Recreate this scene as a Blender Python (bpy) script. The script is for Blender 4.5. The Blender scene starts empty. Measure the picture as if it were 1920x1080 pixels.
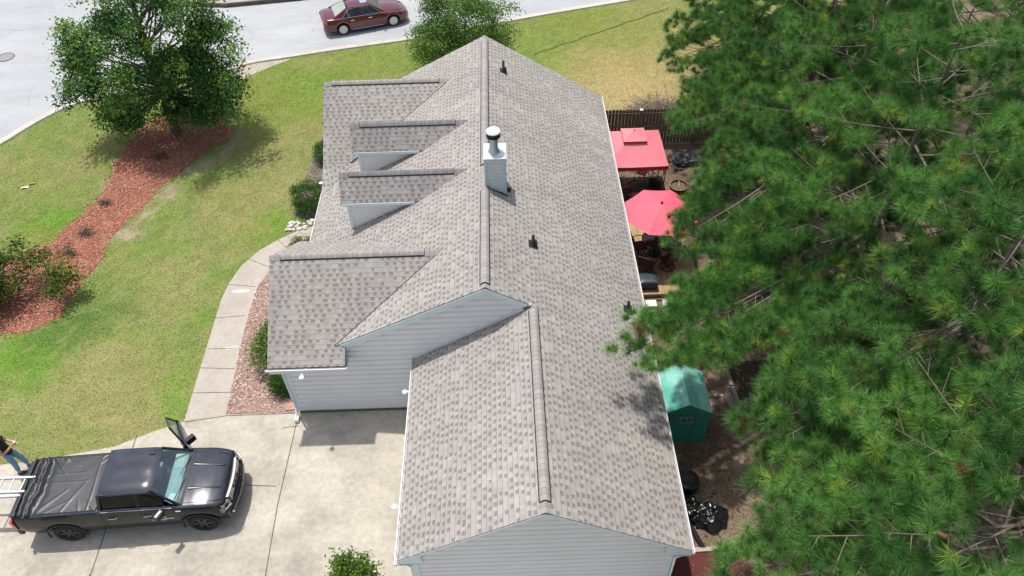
import bpy, bmesh, math, random
import numpy as np
from mathutils import Vector, Matrix

rnd = random.Random(7)
C = bpy.context.scene.collection
sc = bpy.context.scene

# ------------------------------------------------------------------ camera
cam_d = bpy.data.cameras.new('camera')
cam = bpy.data.objects.new('camera', cam_d)
C.objects.link(cam)
cam_d.sensor_width = 36.0
cam_d.lens = 1407.158 / 1920 * 36
cam_d.clip_start = 0.1
cam_d.clip_end = 1000
rt = Vector((0.99946551, -0.02598266, -0.01983936))
up = Vector((0.03246259, 0.71721512, 0.69609529))
fw = Vector((0.00385732, 0.69636727, -0.71767524))
M = Matrix((rt, up, -fw)).transposed().to_4x4()
M.translation = (0.644, -13.864, 19.674)
cam.matrix_world = M
sc.camera = cam

# ------------------------------------------------------------------ world, sun, exposure
SUN_TO = Vector((-0.16, 0.24, 1.0)).normalized()
elev = math.asin(SUN_TO.z)
azim = math.atan2(SUN_TO.x, SUN_TO.y)
w = bpy.data.worlds.new('World')
sc.world = w
w.use_nodes = True
nt = w.node_tree
bgn = nt.nodes['Background']
sky = nt.nodes.new('ShaderNodeTexSky')
sky.sky_type = 'NISHITA'
sky.sun_disc = False
sky.sun_elevation = elev
sky.sun_rotation = azim
sky.air_density = 1.0
sky.dust_density = 2.4
hz = nt.nodes.new('ShaderNodeHueSaturation')   # hazy white summer sky
hz.inputs['Saturation'].default_value = 0.57
nt.links.new(sky.outputs[0], hz.inputs['Color'])
nt.links.new(hz.outputs[0], bgn.inputs[0])
bgn.inputs[1].default_value = 0.135
sl = bpy.data.lights.new('sun', 'SUN')
sl.energy = 3.1
sl.angle = math.radians(1.2)
sl.color = (1.0, 0.955, 0.89)
so = bpy.data.objects.new('sun', sl)
C.objects.link(so)
so.rotation_euler = SUN_TO.to_track_quat('Z', 'Y').to_euler()
sc.view_settings.view_transform = 'Standard'
sc.view_settings.look = 'None'
sc.view_settings.exposure = 0.36
sc.view_settings.gamma = 1.0

# ------------------------------------------------------------------ helpers
def tag(o, label=None, cat=None, group=None, kind=None):
    if label: o['label'] = label
    if cat: o['category'] = cat
    if group: o['group'] = group
    if kind: o['kind'] = kind
    return o

def thing(name, label, cat, loc=(0, 0, 0), rz=0.0, group=None):
    o = bpy.data.objects.new(name, None)
    C.objects.link(o)
    o.empty_display_size = 0.2
    o.location = loc
    o.rotation_euler = (0, 0, rz)
    return tag(o, label, cat, group)

def kids(o):
    return [c for c in bpy.data.objects if c.parent == o]

def dup(root, loc, rz, label, group=None, scale=None):
    r = root.copy(); C.objects.link(r)
    r.location = loc; r.rotation_euler = (0, 0, rz)
    if scale: r.scale = scale
    r['label'] = label
    if group: r['group'] = group
    for ch in kids(root):
        c = ch.copy(); C.objects.link(c); c.parent = r
        for g in kids(ch):
            d = g.copy(); C.objects.link(d); d.parent = c
    return r

def R3(rx=0, ry=0, rz=0):
    return (Matrix.Rotation(rz, 3, 'Z') @ Matrix.Rotation(ry, 3, 'Y') @ Matrix.Rotation(rx, 3, 'X'))

class MB:
    """collects shapes; build() links them as one mesh object"""
    def __init__(s):
        s.v = []; s.f = []; s.m = []; s.uv = {}
    def add(s, vs, fs, m=0):
        b = len(s.v)
        s.v += [tuple(p) for p in vs]
        for f in fs:
            s.f.append([b + i for i in f]); s.m.append(m)
        return s
    def box(s, c, d, rot=None, m=0):
        c = Vector(c); h = [x / 2 for x in d]
        vs = []
        for z in (-1, 1):
            for x, y in ((-1, -1), (1, -1), (1, 1), (-1, 1)):
                p = Vector((x * h[0], y * h[1], z * h[2]))
                if rot is not None: p = rot @ p
                vs.append(c + p)
        return s.add(vs, [(3, 2, 1, 0), (4, 5, 6, 7), (0, 1, 5, 4), (1, 2, 6, 5), (2, 3, 7, 6), (3, 0, 4, 7)], m)
    def bar(s, a, b, wd, ht, m=0, upv=(0, 0, 1)):
        a = Vector(a); b = Vector(b); d = (b - a); L = d.length; d.normalize()
        u = Vector(upv)
        if abs(d.dot(u)) > 0.97: u = Vector((1, 0, 0))
        sd = d.cross(u).normalized(); u = sd.cross(d)
        rot = Matrix((d, sd, u)).transposed()
        return s.box((a + b) / 2, (L, wd, ht), rot, m)
    def tube(s, pts, r, n=6, m=0, caps=True):
        pts = [Vector(p) for p in pts]
        rs = r if isinstance(r, (list, tuple)) else [r] * len(pts)
        vs = []
        t0 = (pts[1] - pts[0]).normalized()
        u = Vector((0, 0, 1)) if abs(t0.z) < 0.9 else Vector((1, 0, 0))
        for i, p in enumerate(pts):
            t = (pts[min(i + 1, len(pts) - 1)] - pts[max(i - 1, 0)]).normalized()
            sd = t.cross(u)
            if sd.length < 1e-5: sd = t.cross(Vector((0, 1, 0)))
            sd.normalize(); u = sd.cross(t).normalized()
            for k in range(n):
                a = 2 * math.pi * k / n
                vs.append(p + (sd * math.cos(a) + u * math.sin(a)) * rs[i])
        fs = []
        for i in range(len(pts) - 1):
            for k in range(n):
                fs.append((i * n + k, i * n + (k + 1) % n, (i + 1) * n + (k + 1) % n, (i + 1) * n + k))
        if caps:
            fs.append(tuple(range(n))[::-1]); fs.append(tuple((len(pts) - 1) * n + k for k in range(n)))
        return s.add(vs, fs, m)
    def ring(s, c, rad, r, n=24, k=6, axis='z', m=0):
        c = Vector(c); pts = []
        for i in range(n + 1):
            a = 2 * math.pi * i / n
            if axis == 'z': pts.append(c + Vector((math.cos(a) * rad, math.sin(a) * rad, 0)))
            elif axis == 'y': pts.append(c + Vector((math.cos(a) * rad, 0, math.sin(a) * rad)))
            else: pts.append(c + Vector((0, math.cos(a) * rad, math.sin(a) * rad)))
        return s.tube(pts, r, k, m, caps=False)
    def lathe(s, prof, n=24, c=(0, 0, 0), axis='z', m=0, caps=True):
        c = Vector(c); vs = []
        for (r, h) in prof:
            for k in range(n):
                a = 2 * math.pi * k / n
                x, y = math.cos(a) * r, math.sin(a) * r
                p = Vector((x, y, h)) if axis == 'z' else (Vector((x, h, -y)) if axis == 'y' else Vector((h, x, y)))
                vs.append(c + p)
        fs = []
        for i in range(len(prof) - 1):
            for k in range(n):
                fs.append((i * n + k, i * n + (k + 1) % n, (i + 1) * n + (k + 1) % n, (i + 1) * n + k))
        if caps and prof[0][0] > 1e-4: fs.append(tuple(range(n))[::-1])
        if caps and prof[-1][0] > 1e-4: fs.append(tuple((len(prof) - 1) * n + k for k in range(n)))
        return s.add(vs, fs, m)
    def slab(s, poly, th, m=0, mside=None, uv=None):
        """polygon in 3d (counter-clockwise from above), thickness th down"""
        n = len(poly)
        b = len(s.v)
        vs = [Vector(p) for p in poly] + [Vector(p) - Vector((0, 0, th)) for p in poly]
        s.add(vs, [tuple(range(n))], m)
        if uv: s.uv[len(s.f) - 1] = uv
        ms = m if mside is None else mside
        b2 = len(s.v)
        s.add(vs, [tuple(range(n, 2 * n))[::-1]] + [(i, i + n, (i + 1) % n + n, (i + 1) % n) for i in range(n)], ms)
        return s
    def grid(s, fn, nu, nv, m=0, closed=False):
        vs = [fn(i / nu, j / nv) for i in range(nu + 1) for j in range(nv + 1)]
        fs = [(i * (nv + 1) + j, (i + 1) * (nv + 1) + j, (i + 1) * (nv + 1) + j + 1, i * (nv + 1) + j + 1) for i in range(nu) for j in range(nv)]
        return s.add(vs, fs, m)
    def build(s, name, mats, parent=None, smooth=None, fixn=True):
        me = bpy.data.meshes.new(name)
        me.from_pydata(s.v, [], s.f)
        if not isinstance(mats, (list, tuple)): mats = [mats]
        for x in mats: me.materials.append(x)
        me.polygons.foreach_set('material_index', s.m)
        if s.uv:
            ul = me.uv_layers.new(name='UVMap')
            for fi, fnc in s.uv.items():
                p = me.polygons[fi]
                for li in p.loop_indices:
                    ul.data[li].uv = fnc(me.vertices[me.loops[li].vertex_index].co)
        if fixn:
            bm = bmesh.new(); bm.from_mesh(me)
            bmesh.ops.recalc_face_normals(bm, faces=bm.faces)
            bm.to_mesh(me); bm.free()
        if smooth:
            me.polygons.foreach_set('use_smooth', [True] * len(me.polygons))
            me.set_sharp_from_angle(angle=math.radians(smooth))
        o = bpy.data.objects.new(name, me)
        C.objects.link(o)
        if parent: o.parent = parent
        return o

def np_mesh(name, V, F, mat, parent=None, col=None, smooth=False):
    """V (n,3), F (m,k) constant-size faces, col (n,3) per point"""
    me = bpy.data.meshes.new(name)
    V = np.ascontiguousarray(V, dtype=np.float32); F = np.ascontiguousarray(F, dtype=np.int32)
    n, m, k = len(V), len(F), F.shape[1]
    me.vertices.add(n); me.vertices.foreach_set('co', V.ravel())
    me.loops.add(m * k); me.loops.foreach_set('vertex_index', F.ravel())
    me.polygons.add(m); me.polygons.foreach_set('loop_start', np.arange(0, m * k, k, dtype=np.int32))
    me.update(calc_edges=True)
    if col is not None:
        a = me.attributes.new('col', 'FLOAT_COLOR', 'POINT')
        c4 = np.ones((n, 4), np.float32); c4[:, :3] = col
        a.data.foreach_set('color', c4.ravel())
    if smooth: me.polygons.foreach_set('use_smooth', [True] * m)
    me.materials.append(mat)
    o = bpy.data.objects.new(name, me)
    C.objects.link(o)
    if parent: o.parent = parent
    return o

def pip(px, py, poly):
    """points in polygon, numpy"""
    inside = np.zeros(len(px), bool)
    n = len(poly)
    for i in range(n):
        x0, y0 = poly[i]; x1, y1 = poly[(i + 1) % n]
        if y0 == y1: continue
        c = ((y0 > py) != (y1 > py)) & (px < (x1 - x0) * (py - y0) / (y1 - y0) + x0)
        inside ^= c
    return inside

# ------------------------------------------------------------------ materials
def nodemat(name):
    m = bpy.data.materials.new(name); m.use_nodes = True
    n = m.node_tree
    return m, n, n.nodes['Principled BSDF']

def mixc(n, fac, a, b, blend='MIX'):
    x = n.nodes.new('ShaderNodeMix'); x.data_type = 'RGBA'; x.blend_type = blend
    for sock, val in ((x.inputs[0], fac), (x.inputs[6], a), (x.inputs[7], b)):
        if hasattr(val, 'is_output'): n.links.new(val, sock)
        elif isinstance(val, (int, float)): sock.default_value = val
        else: sock.default_value = (*val, 1)
    return x.outputs[2]

def noise(n, scale, detail=4, rough=0.55, vec=None, stretch=None):
    t = n.nodes.new('ShaderNodeTexNoise')
    t.inputs['Scale'].default_value = scale; t.inputs['Detail'].default_value = detail; t.inputs['Roughness'].default_value = rough
    if vec is None:
        tc = n.nodes.new('ShaderNodeTexCoord'); vec = tc.outputs['Object']
    if stretch:
        mp = n.nodes.new('ShaderNodeMapping'); mp.inputs['Scale'].default_value = stretch
        n.links.new(vec, mp.inputs['Vector']); vec = mp.outputs[0]
    n.links.new(vec, t.inputs['Vector'])
    return t.outputs[0]

def ramp(n, sock, p0, p1, c0=(0, 0, 0), c1=(1, 1, 1)):
    r = n.nodes.new('ShaderNodeValToRGB')
    r.color_ramp.elements[0].position = p0; r.color_ramp.elements[1].position = p1
    r.color_ramp.elements[0].color = (*c0, 1); r.color_ramp.elements[1].color = (*c1, 1)
    n.links.new(sock, r.inputs[0])
    return r.outputs[0]

def math_(n, op, a, b=None, c=None):
    x = n.nodes.new('ShaderNodeMath'); x.operation = op
    for i, v in enumerate((a, b, c)):
        if v is None: continue
        if hasattr(v, 'is_output'): n.links.new(v, x.inputs[i])
        else: x.inputs[i].default_value = v
    return x.outputs[0]

def bump(n, p, h, strength, dist):
    b = n.nodes.new('ShaderNodeBump'); b.inputs['Strength'].default_value = strength; b.inputs['Distance'].default_value = dist
    n.links.new(h, b.inputs['Height']); n.links.new(b.outputs[0], p.inputs['Normal'])

def simple(name, col, rough=0.6, var=0.12, scale=6, metal=0.0, bmp=0.0, spec=0.5, coat=0.0, fine=60):
    m, n, p = nodemat(name)
    f = noise(n, scale, 5)
    lo = tuple(max(0, c * (1 - var)) for c in col); hi = tuple(min(1, c * (1 + var)) for c in col)
    out = mixc(n, ramp(n, f, 0.3, 0.7), lo, hi)
    n.links.new(out, p.inputs['Base Color'])
    p.inputs['Roughness'].default_value = rough; p.inputs['Metallic'].default_value = metal
    p.inputs['Specular IOR Level'].default_value = spec
    if coat: p.inputs['Coat Weight'].default_value = coat; p.inputs['Coat Roughness'].default_value = 0.04
    if bmp: bump(n, p, noise(n, fine, 3), bmp, 0.02)
    return m

def leafmat(name, transl=0.3, rough=0.5, tint=(1, 1, 1)):
    m, n, p = nodemat(name)
    at = n.nodes.new('ShaderNodeAttribute'); at.attribute_name = 'col'
    c = mixc(n, 1.0, at.outputs[0], tint, 'MULTIPLY')
    n.links.new(c, p.inputs['Base Color'])
    p.inputs['Roughness'].default_value = rough; p.inputs['Specular IOR Level'].default_value = 0.12
    t = n.nodes.new('ShaderNodeBsdfTranslucent'); n.links.new(c, t.inputs[0])
    mx = n.nodes.new('ShaderNodeMixShader'); mx.inputs[0].default_value = transl
    n.links.new(p.outputs[0], mx.inputs[1]); n.links.new(t.outputs[0], mx.inputs[2])
    n.links.new(mx.outputs[0], n.nodes['Material Output'].inputs[0])
    return m

def glassmat(name, tint, refl=1.0):
    m, n, p = nodemat(name)
    n.nodes.remove(p)
    tr = n.nodes.new('ShaderNodeBsdfTransparent'); tr.inputs[0].default_value = (*tint, 1)
    gl = n.nodes.new('ShaderNodeBsdfGlossy'); gl.inputs['Roughness'].default_value = 0.03
    fr = n.nodes.new('ShaderNodeLayerWeight'); fr.inputs[0].default_value = 0.5
    f2 = math_(n, 'MULTIPLY', math_(n, 'MULTIPLY_ADD', math_(n, 'POWER', fr.outputs[1], 5.0), 0.95, 0.045), refl)
    mx = n.nodes.new('ShaderNodeMixShader'); n.links.new(f2, mx.inputs[0])
    n.links.new(tr.outputs[0], mx.inputs[1]); n.links.new(gl.outputs[0], mx.inputs[2])
    n.links.new(mx.outputs[0], n.nodes['Material Output'].inputs[0])
    return m

def shinglemat(name, light, dark):
    m, n, p = nodemat(name)
    uvn = n.nodes.new('ShaderNodeUVMap'); uvn.uv_map = 'UVMap'
    sp = n.nodes.new('ShaderNodeSeparateXYZ'); n.links.new(uvn.outputs[0], sp.inputs[0])
    U, V = sp.outputs[0], sp.outputs[1]
    v = math_(n, 'DIVIDE', V, 0.146)
    row = math_(n, 'FLOOR', v); fv = math_(n, 'SUBTRACT', v, row)
    wn = n.nodes.new('ShaderNodeTexWhiteNoise'); wn.noise_dimensions = '1D'; n.links.new(row, wn.inputs['W'])
    # tab edges wander a little
    us = math_(n, 'MULTIPLY_ADD', wn.outputs[0], 3.7, U)
    wob = n.nodes.new('ShaderNodeTexNoise'); wob.noise_dimensions = '2D'; wob.inputs['Scale'].default_value = 2.3; wob.inputs['Detail'].default_value = 1
    cmb0 = n.nodes.new('ShaderNodeCombineXYZ'); n.links.new(us, cmb0.inputs[0]); n.links.new(math_(n, 'MULTIPLY', row, 7.31), cmb0.inputs[1])
    n.links.new(cmb0.outputs[0], wob.inputs['Vector'])
    us = math_(n, 'MULTIPLY_ADD', wob.outputs[0], 0.16, us)
    uc = math_(n, 'DIVIDE', us, 0.112)
    ci = math_(n, 'FLOOR', uc); fu = math_(n, 'SUBTRACT', uc, ci)
    cmb = n.nodes.new('ShaderNodeCombineXYZ'); n.links.new(ci, cmb.inputs[0]); n.links.new(row, cmb.inputs[1])
    w2 = n.nodes.new('ShaderNodeTexWhiteNoise'); w2.noise_dimensions = '2D'; n.links.new(cmb.outputs[0], w2.inputs['Vector'])
    r = w2.outputs[0]
    sc_ = n.nodes.new('ShaderNodeSeparateColor'); n.links.new(w2.outputs[1], sc_.inputs[0])
    r2 = sc_.outputs[1]
    # alternate: odd cells mostly the upper tab, even cells mostly the lower layer with its dark granule band
    par = math_(n, 'MODULO', math_(n, 'ABSOLUTE', ci), 2.0)
    low = math_(n, 'GREATER_THAN', math_(n, 'ADD', math_(n, 'MULTIPLY', par, 0.9), r), 1.08)
    band = n.nodes.new('ShaderNodeMapRange'); band.inputs[1].default_value = 0.24; band.inputs[2].default_value = 0.6
    n.links.new(fv, band.inputs[0])
    inner = math_(n, 'LESS_THAN', math_(n, 'ABSOLUTE', math_(n, 'SUBTRACT', fu, math_(n, 'MULTIPLY_ADD', r2, 0.08, 0.46))), 0.455)
    dk = math_(n, 'MULTIPLY', math_(n, 'MULTIPLY', low, inner), band.outputs[0])
    tone = mixc(n, r2, tuple(c * 0.91 for c in light), tuple(c * 1.08 for c in light))
    colr = mixc(n, dk, tone, dark)
    edge = math_(n, 'LESS_THAN', fv, 0.09)
    colr = mixc(n, math_(n, 'MULTIPLY', edge, 0.5), colr, tuple(c * 0.45 for c in dark))
    big = noise(n, 0.35, 4); bigr = ramp(n, big, 0.3, 0.75, (0.9, 0.9, 0.9), (1.07, 1.06, 1.04))
    colr = mixc(n, 1.0, colr, bigr, 'MULTIPLY')
    strk = noise(n, 1.2, 4, 0.6, uvn.outputs[0], (1.6, 0.22, 1)); colr = mixc(n, 1.0, colr, ramp(n, strk, 0.3, 0.7, (0.88, 0.88, 0.885), (1.07, 1.07, 1.065)), 'MULTIPLY')
    gr = noise(n, 90, 2); colr = mixc(n, 1.0, colr, ramp(n, gr, 0.3, 0.7, (0.82, 0.82, 0.82), (1.15, 1.14, 1.13)), 'MULTIPLY')
    n.links.new(colr, p.inputs['Base Color'])
    p.inputs['Roughness'].default_value = 0.9; p.inputs['Specular IOR Level'].default_value = 0.25
    h = math_(n, 'SUBTRACT', math_(n, 'MULTIPLY', math_(n, 'SUBTRACT', 1.0, low), 0.5), math_(n, 'MULTIPLY', fv, 0.7))
    h = math_(n, 'ADD', h, math_(n, 'MULTIPLY', gr, 0.15))
    bump(n, p, h, 0.7, 0.012)
    return m

def concretemat(name, col, stain, sscale=0.7, rough=0.85, var=0.1, crack=False, stainamt=0.6, streak=None):
    m, n, p = nodemat(name)
    a = noise(n, sscale, 8, 0.62); b = noise(n, 6, 7, 0.65); c = noise(n, 120, 2)
    out = mixc(n, math_(n, 'MULTIPLY', ramp(n, a, 0.45, 0.68), stainamt), col, stain)
    out = mixc(n, 1.0, out, ramp(n, b, 0.3, 0.7, (1 - var,) * 3, (1 + var,) * 3), 'MULTIPLY')
    out = mixc(n, 1.0, out, ramp(n, c, 0.3, 0.7, (0.9,) * 3, (1.08,) * 3), 'MULTIPLY')
    if streak:
        s_ = noise(n, 1.0, 6, 0.6, None, streak)
        out = mixc(n, 1.0, out, ramp(n, s_, 0.35, 0.7, (0.88, 0.88, 0.87), (1.06, 1.06, 1.06)), 'MULTIPLY')
    if crack:
        vo = n.nodes.new('ShaderNodeTexVoronoi'); vo.feature = 'DISTANCE_TO_EDGE'; vo.inputs['Scale'].default_value = 0.35
        tc = n.nodes.new('ShaderNodeTexCoord')
        wv = noise(n, 1.5, 4)
        vm = n.nodes.new('ShaderNodeVectorMath'); vm.operation = 'MULTIPLY_ADD'
        vm.inputs[1].default_value = (1.2, 1.2, 0); n.links.new(wv, vm.inputs[0]); n.links.new(tc.outputs['Object'], vm.inputs[2])
        n.links.new(vm.outputs[0], vo.inputs['Vector'])
        ck = ramp(n, vo.outputs[0], 0.004, 0.012, (1, 1, 1), (0, 0, 0))
        msk = ramp(n, noise(n, 0.25, 2), 0.5, 0.62)
        out = mixc(n, math_(n, 'MULTIPLY', math_(n, 'MULTIPLY', ck, msk), 0.45), out, tuple(x * 0.45 for x in col))
    n.links.new(out, p.inputs['Base Color']); p.inputs['Roughness'].default_value = rough
    p.inputs['Specular IOR Level'].default_value = 0.3
    bump(n, p, c, 0.25, 0.01)
    return m

Mt = {}
Mt['shingle'] = shinglemat('roof_shingles', (0.372, 0.351, 0.333), (0.222, 0.208, 0.198))
Mt['shingle_edge'] = simple('shingle_edge', (0.09, 0.09, 0.1), 0.9)
def capmat():
    m, n, p = nodemat('ridge_cap_shingles')
    uvn = n.nodes.new('ShaderNodeUVMap'); uvn.uv_map = 'UVMap'
    sp = n.nodes.new('ShaderNodeSeparateXYZ'); n.links.new(uvn.outputs[0], sp.inputs[0])
    v = math_(n, 'DIVIDE', sp.outputs[0], 0.15); row = math_(n, 'FLOOR', v); fv = math_(n, 'SUBTRACT', v, row)
    wn = n.nodes.new('ShaderNodeTexWhiteNoise'); wn.noise_dimensions = '1D'; n.links.new(row, wn.inputs['W'])
    c = mixc(n, wn.outputs[0], (0.285, 0.27, 0.26), (0.36, 0.34, 0.325))
    c = mixc(n, math_(n, 'MULTIPLY', math_(n, 'LESS_THAN', fv, 0.1), 0.5), c, (0.1, 0.1, 0.1))
    c = mixc(n, 1.0, c, ramp(n, noise(n, 70, 3), 0.3, 0.7, (0.82,) * 3, (1.12,) * 3), 'MULTIPLY')
    n.links.new(c, p.inputs['Base Color']); p.inputs['Roughness'].default_value = 0.9
    bump(n, p, math_(n, 'MULTIPLY', fv, -1.0), 0.5, 0.01)
    return m
Mt['cap'] = capmat()
Mt['vent_black'] = simple('ridge_vent_black', (0.015, 0.015, 0.017), 0.7)
Mt['siding'] = simple('lap_siding_vinyl', (0.765, 0.762, 0.77), 0.55, 0.04, 0.6)
Mt['siding_blue'] = simple('chimney_siding_vinyl', (0.62, 0.66, 0.69), 0.5, 0.05, 2)
Mt['trim'] = simple('pale_blue_trim', (0.66, 0.75, 0.79), 0.5, 0.06, 3)
Mt['gutter'] = simple('white_gutter_paint', (0.7, 0.7, 0.7), 0.4, 0.05, 4)
Mt['white'] = simple('white_paint', (0.8, 0.8, 0.79), 0.45, 0.05, 5)
Mt['foundation'] = concretemat('foundation_block', (0.19, 0.2, 0.21), (0.12, 0.12, 0.12))
Mt['galv'] = simple('galvanised_metal', (0.5, 0.56, 0.6), 0.38, 0.15, 9, metal=0.7)
Mt['rubber'] = simple('black_rubber', (0.02, 0.02, 0.022), 0.6, 0.3)
Mt['dark'] = simple('dark_interior', (0.025, 0.026, 0.028), 0.8)
Mt['drive'] = concretemat('driveway_concrete', (0.48, 0.445, 0.375), (0.33, 0.305, 0.26), 0.5, stainamt=1.0, var=0.15, streak=(0.5, 1.6, 1))
Mt['walk'] = concretemat('walkway_concrete', (0.43, 0.39, 0.335), (0.34, 0.305, 0.265), 0.9)
Mt['road'] = concretemat('worn_pale_asphalt', (0.39, 0.405, 0.42), (0.455, 0.465, 0.475), 0.14, crack=True, var=0.05, stainamt=0.7, streak=(0.25, 0.7, 1))
Mt['kerb'] = concretemat('kerb_concrete', (0.50, 0.48, 0.42), (0.36, 0.33, 0.27), 1.1)
Mt['kerb_dark'] = concretemat('shade_dark_kerb_concrete', (0.12, 0.11, 0.09), (0.05, 0.045, 0.035), 2.0)  # shade of the unlit kerb face is put into this colour
Mt['joint'] = simple('joint_dark', (0.11, 0.105, 0.09), 0.9, 0.3, 3)
Mt['leaf'] = leafmat('broad_leaves', 0.3)
Mt['needle'] = leafmat('pine_needles', 0.2, 0.4)
Mt['bark'] = simple('rough_bark', (0.11, 0.085, 0.065), 0.95, 0.4, 14, bmp=0.6, fine=30)
Mt['pinebark'] = simple('pine_branch_bark', (0.17, 0.14, 0.115), 0.95, 0.35, 10, bmp=0.5, fine=30)
Mt['chips'] = leafmat('loose_chips', 0.0, 0.9)

# ------------------------------------------------------------------ ground outlines (metres, camera looks along +Y)
KERB = [(-34.0, -22.0), (-30.5, -6.0), (-27.6, 5.0), (-25.2, 10.8), (-23.9, 13.4), (-22.52, 15.50), (-21.72, 17.11), (-20.61, 18.66), (-19.0, 19.55), (-16.6, 20.5), (-14.9, 21.3), (-13.23, 21.66), (-12.66, 22.22), (-10.47, 22.75), (-7.89, 23.44), (-4.53, 24.16), (-1.37, 25.04), (1.14, 26.06), (8.13, 28.10), (13.5, 29.6), (22.0, 32.3), (45.0, 40.0)]
MULCH = [(-16.52, 14.60), (-16.60, 13.57), (-16.35, 12.04), (-16.66, 10.71), (-17.01, 9.71), (-17.32, 8.60), (-18.2, 8.0), (-19.6, 6.6), (-20.6, 4.6), (-19.6, 3.4), (-18.4, 3.55), (-17.25, 3.75), (-16.31, 3.85), (-15.51, 4.55), (-15.44, 5.50), (-15.27, 6.48), (-15.03, 7.49), (-15.10, 8.69), (-14.80, 9.70), (-14.34, 10.87), (-13.98, 12.29), (-13.33, 13.40), (-12.76, 14.48), (-11.95, 15.52), (-12.01, 16.21), (-13.12, 17.08), (-14.50, 17.47), (-15.75, 17.41), (-16.41, 16.46)]
WALK = [(-7.01, 9.03), (-7.69, 8.77), (-8.34, 8.30), (-8.96, 7.71), (-9.49, 6.88), (-9.76, 5.87), (-9.83, 5.03), (-9.81, 4.12), (-9.72, -0.15), (-8.44, 0.06), (-8.56, 1.88), (-8.64, 3.35), (-8.67, 4.69), (-8.62, 5.73), (-8.38, 6.51), (-7.85, 7.66), (-7.15, 8.34), (-6.2, 8.4), (-6.2, 9.2)]
DRIVE = [(-40.0, -2.6), (-20.0, -1.9), (-14.89, -1.52), (-13.85, -1.43), (-11.58, -0.99), (-10.58, -0.51), (-9.69, -0.15), (-8.44, 0.06), (-6.12, 0.05), (-6.1, 0.0), (-1.86, 0.0), (-1.86, -6.02), (4.3, -6.02), (4.3, -14.0), (-40.0, -14.0)]  # unseen stretch before the garage gable added to bounce neutral light onto it
GRAVEL = [(-8.44, 0.06), (-8.56, 1.88), (-8.64, 3.35), (-8.67, 4.69), (-8.62, 5.73), (-8.38, 6.51), (-7.85, 7.66), (-6.15, 7.6), (-6.15, 0.05)]
DIRT = [(4.3, -13.0), (4.3, 13.85), (9.2, 13.85), (10.2, 17.5), (12.5, 21.5), (16.5, 25.5), (24.0, 29.0), (44.0, 34.0), (44.0, -13.0)]
HOUSE = [(-6.1, 0), (-6.1, 14), (4.4, 14), (4.4, -6), (-1.86, -6), (-1.86, 0)]
BEDH = [(-6.15, 7.6), (-7.2, 9.3), (-8.05, 9.8), (-7.95, 11.2), (-7.95, 12.2), (-7.85, 14.0), (-7.6, 15.6), (-6.0, 16.0), (-6.0, 7.6)]

def wob(poly, step=0.35, amp=0.07, seed=1):
    r = random.Random(seed); out = []
    n = len(poly)
    for i in range(n):
        a = Vector(poly[i]).to_2d(); b = Vector(poly[(i + 1) % n]).to_2d()
        k = max(1, int((b - a).length / step))
        for j in range(k):
            p = a.lerp(b, j / k)
            out.append((p.x + r.uniform(-amp, amp), p.y + r.uniform(-amp, amp)))
    return out

def smooth_line(pts, it=2):
    for _ in range(it):
        q = [pts[0]]
        for a, b in zip(pts[:-1], pts[1:]):
            q.append((a[0] * .75 + b[0] * .25, a[1] * .75 + b[1] * .25)); q.append((a[0] * .25 + b[0] * .75, a[1] * .25 + b[1] * .75))
        q.append(pts[-1]); pts = q
    return pts

ROAD = smooth_line(KERB, 1) + [(45, 90), (-90, 90), (-90, -22)]

def sheet(name, poly, z, mat, kind='structure', parent=None):
    me = bpy.data.meshes.new(name)
    bm = bmesh.new()
    f = bm.faces.new([bm.verts.new((x, y, z)) for x, y in poly])
    bmesh.ops.triangulate(bm, faces=[f])
    bmesh.ops.recalc_face_normals(bm, faces=bm.faces)
    if sum(fc.normal.z for fc in bm.faces) < 0:
        bmesh.ops.reverse_faces(bm, faces=bm.faces)
    bm.to_mesh(me); bm.free(); me.materials.append(mat)
    o = bpy.data.objects.new(name, me); C.objects.link(o)
    if kind: o['kind'] = kind
    if parent: o.parent = parent
    return o

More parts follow.
